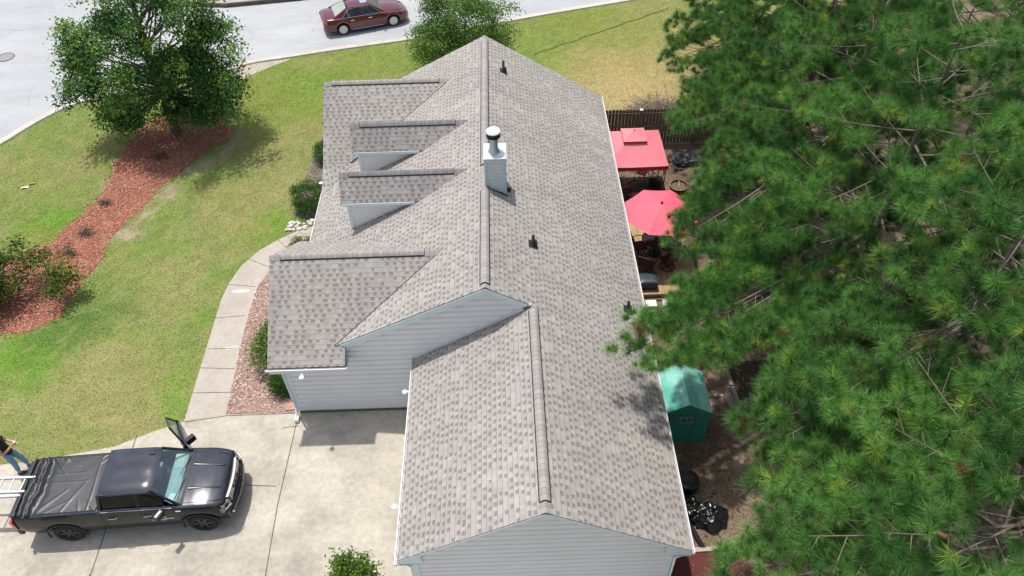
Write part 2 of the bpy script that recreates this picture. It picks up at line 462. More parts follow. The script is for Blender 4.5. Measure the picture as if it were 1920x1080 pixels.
# lawn colour: a base tone and patches that belong to the turf itself
GREEN = np.array((0.175, 0.25, 0.06)); STRAW = np.array((0.31, 0.275, 0.125)); LUSH = np.array((0.115, 0.265, 0.025)); DEEP = np.array((0.085, 0.17, 0.035))
YEL = np.array((0.40, 0.32, 0.15)); SAND = np.array((0.36, 0.30, 0.2)); LIME = np.array((0.195, 0.25, 0.05))
PATCH = [(*(6.59, 18.62), 3.0, YEL, .95), (*(8.59, 21.35), 2.6, YEL, .75), (*(5.20, 20.49), 1.9, YEL, .6), (*(7.90, 24.26), 2.2, LIME, .6), (*(4.25, 25.73), 2.6, LIME, .75), (*(2.26, 21.20), 1.5, LUSH, .5),
 (*(-9.11, 18.81), 2.4, LIME, .7), (*(-8.82, 20.29), 1.2, LUSH, .6), (*(-6.06, 22.26), 2.2, LIME, .55), (*(-11.27, 20.44), 1.8, LIME, .7), (*(-9.99, 16.54), 1.4, LIME, .4),
 (*(-8.48, 9.23), .7, LUSH, .85), (*(-8.99, 9.09), .9, LIME, .5), (*(-10.85, 10.87), .45, LIME, .8), (*(-17.47, 9.51), .9, LUSH, .9), (*(-17.90, 8.73), .9, LIME, .8), (*(-16.86, 10.48), .6, LUSH, .6), (*(-20.14, 12.24), 1.5, LIME, .35),
 (*(-15.60, 2.91), .8, LUSH, .8), (*(-15.93, 2.00), .9, LUSH, .7), (*(-10.80, 0.92), .55, LUSH, .8), (*(-10.79, 1.79), .5, LIME, .7), (*(-14.30, 2.00), .28, LIME, .9), (*(-14.62, 4.21), .7, DEEP, .65), (*(-13.80, 4.55), .7, DEEP, .7), (*(-15.23, 3.37), .7, DEEP, .6), (*(-10.15, 0.47), .6, LUSH, .8),
 (*(-12.28, -0.74), .22, LUSH, .8), (*(-12.97, 3.51), .35, LUSH, .5), (*(-12.66, -0.82), .3, LUSH, .5), (*(-14.89, 8.58), .4, LUSH, .6), (*(-14.99, 7.67), .35, LUSH, .6), (*(-15.07, 5.94), .3, LUSH, .55), (*(-10.01, 6.27), .5, LUSH, .5), (*(-9.87, 4.13), .4, LUSH, .6),
 (*(-14.57, 9.20), .34, SAND, .85), (*(-14.41, 10.19), .3, SAND, .8), (*(-13.94, 11.38), .35, SAND, .8), (*(-13.33, 12.82), .4, SAND, .85), (*(-12.64, 13.75), .45, SAND, .9), (*(-11.90, 14.60), .45, SAND, .8), (*(-11.32, 15.23), .4, SAND, .7), (*(-16.37, 12.23), .3, SAND, .6), (*(-15.08, 6.50), .3, STRAW, .7), (*(-10.57, -0.02), .14, SAND, .8), (*(-9.89, 13.61), 1.3, STRAW, .45), (*(-8.59, 11.65), 1.2, STRAW, .5), (*(-8.82, 15.60), 1.0, STRAW, .45),
 (*(-11.27, -0.29), 1.2, STRAW, .5), (*(-13.63, 0.20), 1.6, STRAW, .45), (*(-11.51, 5.24), 1.5, STRAW, .45), (*(-19.28, 12.94), 1.4, STRAW, .3), (*(-12.04, 2.07), .9, STRAW, .4), (*(-10.75, 9.34), 1.3, STRAW, .4)]
def vnoise(x, y, seed):
    """cheap smooth value noise in numpy"""
    r = np.random.RandomState(seed); T = r.rand(64, 64)
    xi = np.floor(x).astype(int); yi = np.floor(y).astype(int); fx = x - xi; fy = y - yi
    fx = fx * fx * (3 - 2 * fx); fy = fy * fy * (3 - 2 * fy)
    g = lambda a, b: T[a % 64, b % 64]
    return (g(xi, yi) * (1 - fx) + g(xi + 1, yi) * fx) * (1 - fy) + (g(xi, yi + 1) * (1 - fx) + g(xi + 1, yi + 1) * fx) * fy
def lawn_col(x, y):
    c = np.tile(GREEN, (len(x), 1))
    wx = x + 0.9 * (vnoise(x * 0.8, y * 0.8, 3) - .5) + 0.5 * (vnoise(x * 2.6, y * 2.6, 4) - .5); wy = y + 0.9 * (vnoise(x * 0.8, y * 0.8, 5) - .5) + 0.5 * (vnoise(x * 2.6, y * 2.6, 6) - .5)
    n1 = vnoise(x * 0.45 + 9, y * 0.45, 8) * .6 + vnoise(x * 1.7, y * 1.7, 9) * .4
    f = np.clip((n1 - .42) * 3.2, 0, 1)[:, None] * .66
    c = c * (1 - f) + STRAW * f
    for (px, py, r, col, s) in PATCH:
        d2 = ((wx - px) ** 2 + (wy - py) ** 2) / (1.7 * r * r); s = min(1.0, s * 1.15)
        k = (np.exp(-d2 * 1.1) * s)[:, None]
        c = c * (1 - k) + col * k
    n2 = vnoise(x * 4.3, y * 4.3, 11); n3 = vnoise(x * 9, y * 9, 12)
    c = c * (0.86 + 0.28 * n2)[:, None]
    k = np.clip((n3 - .62) * 2.4, 0, .5)[:, None]
    return c * (1 - k) + STRAW * k

def lawnmat():
    m, n, p = nodemat('lawn_turf')
    at = n.nodes.new('ShaderNodeAttribute'); at.attribute_name = 'col'
    a = noise(n, 11, 6, 0.7); b = noise(n, 45, 3)
    c = mixc(n, 1.0, at.outputs[0], ramp(n, a, 0.3, 0.72, (0.7, 0.72, 0.62), (1.25, 1.2, 1.3)), 'MULTIPLY')
    c = mixc(n, 1.0, c, ramp(n, b, 0.3, 0.7, (0.72, 0.75, 0.7), (1.25, 1.22, 1.3)), 'MULTIPLY')
    n.links.new(c, p.inputs['Base Color']); p.inputs['Roughness'].default_value = 0.95; p.inputs['Specular IOR Level'].default_value = 0.1
    bump(n, p, b, 0.6, 0.04)
    return m
Mt['lawn'] = lawnmat()
gx = np.arange(-36, 30.01, 0.2); gy = np.arange(-13, 34.01, 0.2)
X, Y = np.meshgrid(gx, gy, indexing='ij'); V = np.stack([X.ravel(), Y.ravel(), np.zeros(X.size)], 1)
ny = len(gy); ii, jj = np.meshgrid(np.arange(len(gx) - 1), np.arange(ny - 1), indexing='ij'); ii = ii.ravel(); jj = jj.ravel()
F = np.stack([ii * ny + jj, (ii + 1) * ny + jj, (ii + 1) * ny + jj + 1, ii * ny + jj + 1], 1)
tag(np_mesh('lawn', V, F, Mt['lawn'], None, lawn_col(V[:, 0], V[:, 1])), kind='structure')
far_ground = simple('far_turf', (0.17, 0.19, 0.06), 0.95, 0.3, 0.4)
sheet('ground', [(-300, -300), (300, -300), (300, 300), (-300, 300)], -0.03, far_ground)

sheet('street', ROAD, 0.004, Mt['road'])
# kerb strip along the near side of the street
kl = smooth_line(KERB, 1)
mb = MB(); vs = []
for i, (x, y) in enumerate(kl):
    a = Vector(kl[max(i - 1, 0)]); b = Vector(kl[min(i + 1, len(kl) - 1)]); t = (b - a).normalized(); nl = Vector((-t.y, t.x))
    for off, z in ((0.30, 0.006), (0.05, 0.03), (-0.02, 0.075), (-0.16, 0.075), (-0.19, -0.01)):
        vs.append((x + nl.x * off, y + nl.y * off, z))
mb.add(vs, [(i * 5 + k, (i + 1) * 5 + k, (i + 1) * 5 + k + 1, i * 5 + k + 1) for i in range(len(kl) - 1) for k in range(4)])
tag(mb.build('kerb', Mt['kerb'], smooth=40), kind='structure')
sheet('kerb_apron', [(-13.23, 20.05), (-13.24, 21.50), (-12.62, 22.06), (-10.35, 22.52), (-11.22, 21.81), (-11.96, 21.16), (-12.57, 20.57), (-12.83, 19.72)], 0.009, Mt['walk'])

# far side of the street: raised verge, its kerb face coloured dark to stand for shade
mb = MB(); mb.slab([(-19.4, 29.35, .2), (-15.29, 28.81), (-13.93, 28.99), (-11.20, 29.43), (-2.0, 31.4, .2), (22.0, 37.5, .2), (22, 60, .2), (-22, 60, .2), (-22.5, 32.0, .2)] if False else
 [(-19.4, 29.35, .2), (-15.29, 28.81, .2), (-13.9, 28.95, .2), (-11.2, 29.43, .2), (-2.0, 31.4, .2), (22.0, 37.5, .2), (22, 60, .2), (-22, 60, .2), (-22.5, 32.0, .2)], 0.2)
tag(mb.build('far_verge', [simple('far_verge_paving', (0.36, 0.31, 0.29), 0.9, 0.2, 2)]), kind='structure')
mb = MB()
for a, b in (((-19.4, 29.31), (-15.29, 28.77)), ((-15.29, 28.77), (-11.2, 29.37)), ((-11.2, 29.37), (-9.2, 29.85))):
    mb.bar((*a, 0.115), (*b, 0.115), 0.12, 0.23)
tag(mb.build('far_kerb', Mt['kerb_dark']), kind='structure')
sheet('far_lawn', [(-21.5, 30.5), (-19.2, 29.6), (-15.7, 29.15), (-15.9, 30.2), (-16.4, 34), (-21, 34)], 0.205, simple('far_lawn_grass', (0.15, 0.21, 0.04), 0.95, 0.3, 3))

sheet('driveway', DRIVE, 0.008, Mt['drive'])
sheet('walkway', WALK, 0.012, Mt['walk'])
# saw-cut joints, oil and wash marks are part of the slab
mb = MB()
def strip(a, b, wd, z): 
    a = Vector((*a, 0)); b = Vector((*b, 0)); t = (b - a).normalized(); nl = Vector((-t.y, t.x, 0)) * wd / 2
    mb.add([(a + nl).to_tuple()[:2] + (z,), (a - nl).to_tuple()[:2] + (z,), (b - nl).to_tuple()[:2] + (z,), (b + nl).to_tuple()[:2] + (z,)], [(0, 1, 2, 3)])
for a, b in (((-6.14, -0.19), (-6.20, -3.20)), ((-6.20, -3.20), (-6.13, -5.29)), ((-11.05, -0.61), (-10.92, -3.68)), ((-10.92, -3.68), (-10.87, -5.13)), ((-6.1, -5.2), (-6.0, -14)), ((-10.9, -5.0), (-10.7, -14)), ((-6.36, -2.55), (-7.15, -2.49)), ((-7.15, -2.49), (-8.27, -2.27)), ((-6.53, -0.53), (-6.06, -0.47)), ((-9.68, -0.19), (-8.42, -0.00)), ((-8.42, -0.00), (-6.14, 0.01))):
    strip(a, b, 0.028, 0.0125)
tag(mb.build('driveway_joints', Mt['joint']), kind='structure')
mb = MB()
for a, b in (((-9.78, 1.97), (-8.58, 1.88)), ((-9.74, 2.78), (-8.62, 2.78)), ((-9.84, 4.20), (-8.76, 4.28)), ((-9.76, 5.87), (-8.68, 5.71)), ((-9.30, 7.22), (-8.36, 6.71)), ((-8.36, 8.27), (-7.84, 7.63)), ((-9.77, 0.94), (-8.50, 0.91))):
    strip(a, b, 0.022, 0.0165)
tag(mb.build('walkway_joints', Mt['joint']), kind='structure')
mb = MB()
for i, q in enumerate([((-9.20, 5.49), .42, .13, 8), ((-8.86, 2.79), .36, .09, 4), ((-8.64, 5.43), .1, .05, 0)]):
    c, a, b, r = q; n = 14
    mb.add([(c[0] + a * math.cos(t * 2 * math.pi / n) * rnd.uniform(.7, 1.1), c[1] + b * math.sin(t * 2 * math.pi / n) * rnd.uniform(.7, 1.1), 0.0165) for t in range(n)], [tuple(range(n))])
tag(mb.build('walkway_wash_marks', simple('washed_concrete', (0.53, 0.50, 0.45), 0.85, 0.1)), kind='structure')

def bedmat(name, c0, c1, c2, scale):
    m, n, p = nodemat(name)
    v = n.nodes.new('ShaderNodeTexVoronoi'); v.inputs['Scale'].default_value = scale
    tc = n.nodes.new('ShaderNodeTexCoord'); n.links.new(tc.outputs['Object'], v.inputs['Vector'])
    sp = n.nodes.new('ShaderNodeSeparateColor'); n.links.new(v.outputs[1], sp.inputs[0])
    c = mixc(n, sp.outputs[0], c0, c1)
    c = mixc(n, math_(n, 'GREATER_THAN', sp.outputs[1], 0.9), c, c2)
    c = mixc(n, 1.0, c, ramp(n, noise(n, 1.4, 6), 0.3, 0.7, (0.75,) * 3, (1.2,) * 3), 'MULTIPLY')
    n.links.new(c, p.inputs['Base Color']); p.inputs['Roughness'].default_value = 0.95; p.inputs['Specular IOR Level'].default_value = 0.15
    bump(n, p, sp.outputs[2], 0.9, 0.03)
    return m
Mt['mulch'] = bedmat('red_mulch', (0.29, 0.108, 0.068), (0.40, 0.165, 0.108), (0.46, 0.29, 0.22), 26)
Mt['gravelp'] = bedmat('pink_gravel', (0.30, 0.19, 0.15), (0.43, 0.29, 0.245), (0.5, 0.42, 0.37), 26)
Mt['bedsoil'] = bedmat('bed_soil', (0.12, 0.1, 0.08), (0.22, 0.19, 0.155), (0.36, 0.33, 0.3), 24)
def dirtmat():
    m, n, p = nodemat('back_yard_dirt')
    a = noise(n, 0.55, 7, 0.65); b = noise(n, 9, 5); d = noise(n, 60, 2)
    c = mixc(n, ramp(n, a, 0.38, 0.66), (0.16, 0.115, 0.085), (0.33, 0.255, 0.185))
    c = mixc(n, ramp(n, noise(n, 2.6, 6, 0.7), 0.55, 0.72), c, (0.11, 0.072, 0.05))
    c = mixc(n, 1.0, c, ramp(n, b, 0.3, 0.7, (0.75,) * 3, (1.2,) * 3), 'MULTIPLY')
    c = mixc(n, 1.0, c, ramp(n, d, 0.3, 0.7, (0.7,) * 3, (1.25,) * 3), 'MULTIPLY')
    n.links.new(c, p.inputs['Base Color']); p.inputs['Roughness'].default_value = 0.95; p.inputs['Specular IOR Level'].default_value = 0.1
    bump(n, p, d, 0.6, 0.03)
    return m
Mt['dirt'] = dirtmat()
sheet('mulch_bed', wob(MULCH, 0.3, 0.09, 3), 0.012, Mt['mulch'])
sheet('gravel_bed', GRAVEL, 0.016, Mt['gravelp'])
sheet('planting_bed', wob(BEDH, 0.3, 0.06, 5), 0.006, Mt['bedsoil'])
sheet('dirt_yard', wob(DIRT, 0.5, 0.16, 4), 0.008, Mt['dirt'])

def chips(name, poly, dens, cols, size, z, seed, spread=0.0, squash=0.35, n_max=60000):
    r = np.random.RandomState(seed); P_ = np.array(poly)
    lo = P_.min(0) - spread; hi = P_.max(0) + spread
    N = int(min(n_max, dens * (hi - lo).prod()))
    p = lo + r.rand(N, 2) * (hi - lo)
    if spread:
        q = p + r.randn(N, 2) * spread * .6
    else: q = p
    k = pip(q[:, 0], q[:, 1], poly); p = p[k]
    inh = pip(p[:, 0], p[:, 1], DRIVE) | pip(p[:, 0], p[:, 1], WALK) | pip(p[:, 0], p[:, 1], HOUSE) 
    p = p[~inh]; n = len(p)
    a = r.rand(n) * 6.283; L = size * (0.5 + r.rand(n)); W = L * (squash + .25 * r.rand(n)); tz = r.uniform(-.35, .35, n) * L
    ca, sa = np.cos(a), np.sin(a)
    V = np.zeros((n, 4, 3)); 
    for i, (u, v_) in enumerate(((-1, -1), (1, -1), (1, 1), (-1, 1))):
        V[:, i, 0] = p[:, 0] + (u * L * ca - v_ * W * sa) / 2; V[:, i, 1] = p[:, 1] + (u * L * sa + v_ * W * ca) / 2
        V[:, i, 2] = z + r.rand(n) * .02 + u * tz / 2 + .01
    cs = np.array(cols)[r.randint(0, len(cols), n)] * (0.75 + 0.5 * r.rand(n, 1))
    return tag(np_mesh(name, V.reshape(-1, 3), np.arange(n * 4).reshape(-1, 4), Mt['chips'], None, np.repeat(cs, 4, 0)), kind='stuff')
chips('mulch_chips', MULCH, 420, [(0.30, 0.115, 0.075), (0.36, 0.15, 0.10), (0.26, 0.092, 0.06), (0.40, 0.185, 0.125), (0.36, 0.14, 0.1), (0.46, 0.31, 0.25)], 0.05, 0.008, 21, 0.3)
chips('gravel_stones', GRAVEL, 420, [(0.38, 0.24, 0.2), (0.45, 0.31, 0.26), (0.3, 0.19, 0.16), (0.52, 0.42, 0.37)], 0.045, 0.012, 22, 0, 0.7)
chips('pine_litter', [(4.5, -9), (4.5, 13.5), (9, 13.5), (14, 18), (14, -9)], 150, [(0.15, 0.09, 0.055), (0.2, 0.13, 0.08), (0.09, 0.055, 0.038), (0.27, 0.2, 0.135)], 0.06, 0.004, 23, 0, 0.15)

# grass blades over the near lawn
def blades(N, seed):
    r = np.random.RandomState(seed)
    p = np.stack([r.uniform(-27, 12, N), r.uniform(-3, 29.5, N)], 1)
    x, y = p[:, 0], p[:, 1]
    bad = pip(x, y, ROAD) | pip(x, y, MULCH) | pip(x, y, WALK) | pip(x, y, DRIVE) | pip(x, y, GRAVEL) | pip(x, y, DIRT) | pip(x, y, HOUSE) | pip(x, y, BEDH)
    p = p[~bad]; x, y = p[:, 0], p[:, 1]; n = len(p)
    c = lawn_col(x, y)
    sand = ((c - SAND) ** 2).sum(1) < .004
    p = p[~sand]; c = c[~sand]; n = len(p)
    a = r.rand(n) * 6.283; h = .015 + .03 * r.rand(n); wd = .007 + .010 * r.rand(n); ln = r.randn(n, 2) * .03
    V = np.zeros((n, 3, 3))
    V[:, 0, 0] = p[:, 0] - np.cos(a) * wd; V[:, 0, 1] = p[:, 1] - np.sin(a) * wd
    V[:, 1, 0] = p[:, 0] + np.cos(a) * wd; V[:, 1, 1] = p[:, 1] + np.sin(a) * wd
    V[:, 2, :2] = p + ln; V[:, 2, 2] = h
    c = c * (0.9 + .55 * r.rand(n, 1)); k = (r.rand(n) < .2)[:, None]; c = np.where(k, STRAW * 1.3, c)
    return tag(np_mesh('grass', V.reshape(-1, 3), np.arange(n * 3).reshape(-1, 3), Mt['leaf'], None, np.repeat(c, 3, 0)), kind='stuff')
blades(480000, 5)

# ------------------------------------------------------------------ house
house = thing('house', 'long single storey house with grey shingle gable roofs and pale lavender lap siding', 'house')
HM, PL, PR, XR = 5.428, 0.498, 0.600, 4.775
HE = HM - PR * XR; XG = 1.282; HG = HM - PR * XG; XGL = 2 * XG - XR; GY = -6.093; L = 13.845; XL = -6.129
PW, HWE, OE, YW, XWE = 0.693, 2.914, 0.475, 2.205, -6.302
HW = HWE + PW * (YW + OE); FYW, HFW, FWX = 11.789, 4.769, -6.145
def plane_uv(udir, vdir, o=(0, 0, 0)):
    u = Vector(udir).normalized(); v = Vector(vdir).normalized(); o = Vector(o)
    return lambda p: ((Vector(p) - o).dot(u), (Vector(p) - o).dot(v))
ZL = lambda x: HM + PL * x
ZR = lambda x: HM - PR * x
roof = MB()
TH = 0.11
uvR = plane_uv((0, 1, 0), (-1, 0, PR)); uvLm = plane_uv((0, 1, 0), (1, 0, PL)); 
roof.slab([(x, y, ZR(x)) for x, y in ((0, 0), (XG, 0), (XG, GY), (XR, GY), (XR, L), (0, L))], TH, 0, 1, uvR)
XC = -4.5
roof.slab([(x, y, ZL(x)) for x, y in ((0, 0), (0, L), (XL, L), (XL, 1.2), (XC, 1.2), (XC, 0))], TH, 0, 1, uvLm)
roof.slab([(x, y, HG - PR * (XG - x)) for x, y in ((XG, GY), (XG, 0.02), (XGL, 0.02), (XGL, GY))], TH, 0, 1, plane_uv((0, 1, 0), (1, 0, PR), (0.05, 0, 0.03)))
ZWn = lambda y: HWE + PW * (y + OE)
roof.slab([(x, y, ZWn(y)) for x, y in ((XWE, -OE), (-4.09, -OE), (-4.09, 0.15), (-1.05, YW), (XWE, YW))], TH, 0, 1, plane_uv((1, 0, 0), (0, 1, PW)))
ZWf = lambda y: HW - PW * (y - YW)
roof.slab([(x, y, ZWf(y)) for x, y in ((XWE, YW), (-1.05, YW), (-4.9, 2 * YW + OE), (XWE, 2 * YW + OE))], TH, 0, 1, plane_uv((1, 0, 0), (0, -1, PW)))
ZFn = lambda y: HFW - PW * (FYW - y)
roof.slab([(x, y, ZFn(y)) for x, y in ((FWX, 9.12), (-5.2, 9.12), (-1.05, FYW), (FWX, FYW))], TH, 0, 1, plane_uv((1, 0, 0), (0, 1, PW)))
ZFf = lambda y: HFW - PW * (y - FYW)
roof.slab([(x, y, ZFf(y)) for x, y in ((FWX, FYW), (-1.05, FYW), (-4.9, 14.4), (FWX, 14.4))], TH, 0, 1, plane_uv((1, 0, 0), (0, -1, PW)))
roof.slab([(-6.14, 9.125, ZFn(9.125)), (-6.125, 7.9, 2.39), (-5.0, 9.125, 2.945)], 0.05, 0, 1, uvLm)
roof.build('roof', [Mt['shingle'], Mt['shingle_edge']], house)

for (ya, yb, zf) in ((0.0, YW - .02, ZWn), (9.14, FYW - .02, ZFn)):
    MB().tube([((zf(y) - HM) / PL, y, zf(y) + .004) for y in (ya, (ya + yb) / 2, yb)], .014, 4).build('valley_flashing', Mt['vent_black'], house)

def cap(name_parent, a, b, drop, gap=None):
    ks = 1.14 / math.sqrt(1 + drop * drop)
    """ridge vent (black base) with a row of cap shingles over it, from a to b; drop = slope either side"""
    a = Vector(a); b = Vector(b); d = (b - a).normalized(); Lr = (b - a).length
    sd = Vector((-d.y, d.x, 0))
    def prof(wd, z0, top):
        return [(-wd, z0 - drop * wd), (-wd * .55, top - drop * wd * .42), (0, top), (wd * .55, top - drop * wd * .42), (wd, z0 - drop * wd)]
    mv = MB(); mc = MB()
    segs = [(0.0, Lr)] if not gap else [(0.0, gap[0]), (gap[1], Lr)]
    for s0, s1 in segs:
        for (mm, wd, z0, top, e) in ((mv, 0.145 * ks, 0.004, 0.03, 0.0), (mc, 0.12 * ks, 0.024, 0.048, 0.012)):
            vs = []
            for s_ in (s0 + e, s1 - e):
                for (o_, h) in prof(wd, z0, top):
                    vs.append(a + d * s_ + sd * o_ + Vector((0, 0, h)))
            b0 = len(mm.f)
            mm.add(vs, [(i, i + 1, i + 6, i + 5) for i in range(4)] + [(0, 1, 2, 3, 4), (9, 8, 7, 6, 5)])
            if mm is mc:
                for k in range(4): mm.uv[b0 + k] = (lambda p, s_=s0: ((Vector(p) - a).dot(d), (Vector(p) - a).dot(sd)))
    mv.build('ridge_vent', Mt['vent_black'], name_parent); mc.build('ridge_cap', Mt['cap'], name_parent, 60)
def plaincap(parent, a, b, drop, wd=0.13):
    a = Vector(a); b = Vector(b); d = (b - a).normalized(); sd = Vector((-d.y, d.x, 0)); mm = MB()
    vs = []
    for s_ in (a, b):
        for (o_, h) in ((-wd, 0.012 - drop * wd), (-wd * .5, 0.024 - drop * wd * .45), (0, 0.03), (wd * .5, 0.024 - drop * wd * .45), (wd, 0.012 - drop * wd)):
            vs.append(s_ + sd * o_ + Vector((0, 0, h)))
    mm.add(vs, [(i, i + 1, i + 6, i + 5) for i in range(4)] + [(0, 1, 2, 3, 4), (9, 8, 7, 6, 5)])
    for k in range(4): mm.uv[k] = (lambda p: ((Vector(p) - a).dot(d), (Vector(p) - a).dot(sd)))
    mm.build('ridge_cap', Mt['cap'], parent, 60)
cap(house, (0, 0.16, HM + .01), (0, L - .35, HM + .01), 0.55, (4.0, 5.25))
plaincap(house, (0, 0.005, HM - .01), (0, L, HM - .01), 0.55, 0.12)
cap(house, (XG, GY + .28, HG + .01), (XG, -.12, HG + .01), 0.6)
plaincap(house, (XG, GY, HG - .01), (XG, 0, HG - .01), 0.6, 0.12)
cap(house, (XWE + .32, YW, HW + .01), (-1.78, YW, HW + .01), PW)
plaincap(house, (XWE, YW, HW), (-1.22, YW, HW), PW, 0.13)
cap(house, (FWX + .3, FYW, HFW + .01), (-1.75, FYW, HFW + .01), PW)
plaincap(house, (FWX, FYW, HFW), (-1.2, FYW, HFW), PW, 0.13)

def clip_z(poly, z0, z1):
    """clip (a,z) polygon to z0<=z<=z1"""
    def half(pl, keep, zz):
        out = []
        for i in range(len(pl)):
            a, b = pl[i], pl[(i + 1) % len(pl)]
            ka, kb = keep(a[1]), keep(b[1])
            if ka: out.append(a)
            if ka != kb:
                t = (zz - a[1]) / (b[1] - a[1]); out.append((a[0] + (b[0] - a[0]) * t, zz))
        return out
    p = half(poly, lambda z: z >= z0 - 1e-9, z0)
    return half(p, lambda z: z <= z1 + 1e-9, z1) if p else p
def lap_wall(mm, poly, org, adir, ndir, lap=0.22, bulge=0.045, m=0):
    """poly of (a,z); org/adir give the wall line, ndir the outward normal; every course leans out at its foot"""
    org = Vector(org); ad = Vector(adir); nd = Vector(ndir)
    zmin = min(p[1] for p in poly); zmax = max(p[1] for p in poly)
    z = zmin
    while z < zmax - 1e-6:
        c = clip_z(poly, z, z + lap)
        cc = []
        for q in c:
            if not cc or (abs(q[0] - cc[-1][0]) + abs(q[1] - cc[-1][1])) > 1e-5: cc.append(q)
        if len(cc) > 2 and (abs(cc[0][0] - cc[-1][0]) + abs(cc[0][1] - cc[-1][1])) < 1e-5: cc.pop()
        if len(cc) >= 3:
            for (f0, f1, b0, b1) in ((0, .62, 1.0, .95), (.62, .78, .95, 0.0), (.78, 1.0, 0.0, 0.0)):
                za, zb = z + f0 * lap, z + f1 * lap
                c2 = [q for q in clip_z(cc, za, zb)]
                c3 = []
                for q in c2:
                    if not c3 or (abs(q[0] - c3[-1][0]) + abs(q[1] - c3[-1][1])) > 1e-5: c3.append(q)
                if len(c3) < 3: continue
                vs = []
                for (a, zz) in c3:
                    o_ = bulge * (b0 + (b1 - b0) * (zz - za) / (zb - za))
                    p = org + ad * a + nd * o_; vs.append((p.x, p.y, zz))
                mm.add(vs, [tuple(range(len(vs)))], m)
            lo = [q for q in cc if abs(q[1] - z) < 1e-6]
            if len(lo) == 2:
                (a0, _), (a1, _) = lo
                p0, p1 = org + ad * a0, org + ad * a1
                mm.add([(p0.x, p0.y, z), (p1.x, p1.y, z), (p1.x + nd.x * bulge, p1.y + nd.y * bulge, z), (p0.x + nd.x * bulge, p0.y + nd.y * bulge, z)], [(0, 1, 2, 3)], m)
        z += lap
WY = 0.07
wm = MB()
lap_wall(wm, [(-6.08, 0.12), (4.32, 0.12), (4.32, ZR(4.32) - .12), (0, HM - .13), (-4.3, ZL(-4.3) - .12), (-4.62, 2.98), (-6.08, 2.90)], (0, WY, 0), (1, 0, 0), (0, -1, 0))
wm.build('gable_wall', Mt['siding'], house, fixn=False)
wm = MB()
lap_wall(wm, [(-1.83, 0.12), (4.33, 0.12), (4.33, ZR(4.33) - .1), (XG, HG - .1), (-1.83, HG - PR * (XG + 1.83) - .1)], (0, GY + .07, 0), (1, 0, 0), (0, -1, 0))
wm.build('garage_gable_wall', Mt['siding'], house, fixn=False)
wm = MB()
lap_wall(wm, [(GY + .08, 0.12), (0.05, 0.12), (0.05, HE - .02), (GY + .08, HE - .02)], (-1.83, 0, 0), (0, 1, 0), (-1, 0, 0))
lap_wall(wm, [(GY + .08, 0.12), (L - .2, 0.12), (L - .2, HE + .02), (GY + .08, HE + .02)], (4.33, 0, 0), (0, 1, 0), (1, 0, 0))
lap_wall(wm, [(-6.0, 0.12), (4.3, 0.12), (4.3, ZR(4.3) - .12), (0, HM - .13), (-4.9, ZL(-4.9) - .12), (-6.0, ZL(-6) - .12)], (0, L - .14, 0), (1, 0, 0), (0, 1, 0))
lap_wall(wm, [(0.07, 0.12), (4.2, 0.12), (4.2, 3.0), (YW, HW - .13), (0.07, 3.0)], (-6.08, 0, 0), (0, 1, 0), (-1, 0, 0))
lap_wall(wm, [(9.5, 0.12), (13.7, 0.12), (13.7, 3.2), (FYW, HFW - .13), (9.5, 3.0)], (-6.02, 0, 0), (0, 1, 0), (-1, 0, 0))
lap_wall(wm, [(4.2, 0.12), (9.5, 0.12), (9.5, 3.1), (4.2, 3.1)], (-4.4, 0, 0), (0, 1, 0), (-1, 0, 0))
for yy, s_ in ((4.2, 1), (9.5, -1)):
    lap_wall(wm, [(-6.05, 0.12), (-4.4, 0.12), (-4.4, 3.0), (-6.05, 2.4)], (0, yy, 0), (1, 0, 0), (0, s_, 0))
wm.build('wall', Mt['siding'], house, fixn=False)
# foundation strip, butted below the siding
fm = MB()
for a, b in (((-6.06, .1), (-1.9, .1)), ((-1.8, GY + .1), (4.3, GY + .1)), ((4.3, GY + .2), (4.3, L - .3)), ((-1.8, GY + .2), (-1.8, 0.0)), ((-6.05, .2), (-6.05, 4.1)), ((-5.98, 9.6), (-5.98, 13.6))):
    MB().bar((*a, 0.06), (*b, 0.06), 0.07, 0.118).build('foundation', Mt['foundation'], house)
MB().box((-1.0, 7.0, 0.05), (8, 13, 0.06)).build('floor_slab', Mt['foundation'], house); MB().box((1.2, -3, 0.05), (5.8, 5.6, 0.06)).build('garage_slab', Mt['foundation'], house)
# front windows and door on the street side
for (y, x0, w_, h_, z) in ((2.1, -6.115, 1.5, 1.3, 1.6), (11.7, -6.055, 1.5, 1.3, 1.6), (5.3, -4.435, 0.9, 1.3, 1.6), (8.6, -4.435, 0.9, 1.3, 1.6)):
    t = MB()
    for dy, dz, a, b in ((0, h_ / 2 + .04, w_ + .16, .08), (0, -h_ / 2 - .04, w_ + .16, .08), (w_ / 2 + .04, 0, .08, h_), (-w_ / 2 - .04, 0, .08, h_), (0, 0, .04, h_), (0, 0, w_, .04)):
        t.box((x0, y + dy, z + dz), (0.06 if a > .05 and b > .05 else .04, a, b))
    fr = t.build('window', Mt['white'], house)
    MB().box((x0 + .012, y, z), (0.02, w_, h_)).build('pane', simple('window_pane', (0.05, 0.07, 0.09), 0.08), fr)
d_ = MB().box((-4.43, 6.95, 1.15), (0.06, 0.95, 2.05)).build('door', simple('front_door_paint', (0.25, 0.06, 0.05), 0.4), house)
MB().tube([(-4.47, 7.3, 1.0), (-4.52, 7.3, 1.0), (-4.52, 7.2, 1.0)], 0.012).build('handle', Mt['galv'], d_)
for y in (4.6, 6.1, 7.8, 9.2):
    MB().box((-5.95, y, 1.2), (0.12, 0.12, 2.3)).build('porch_post', Mt['white'], house)

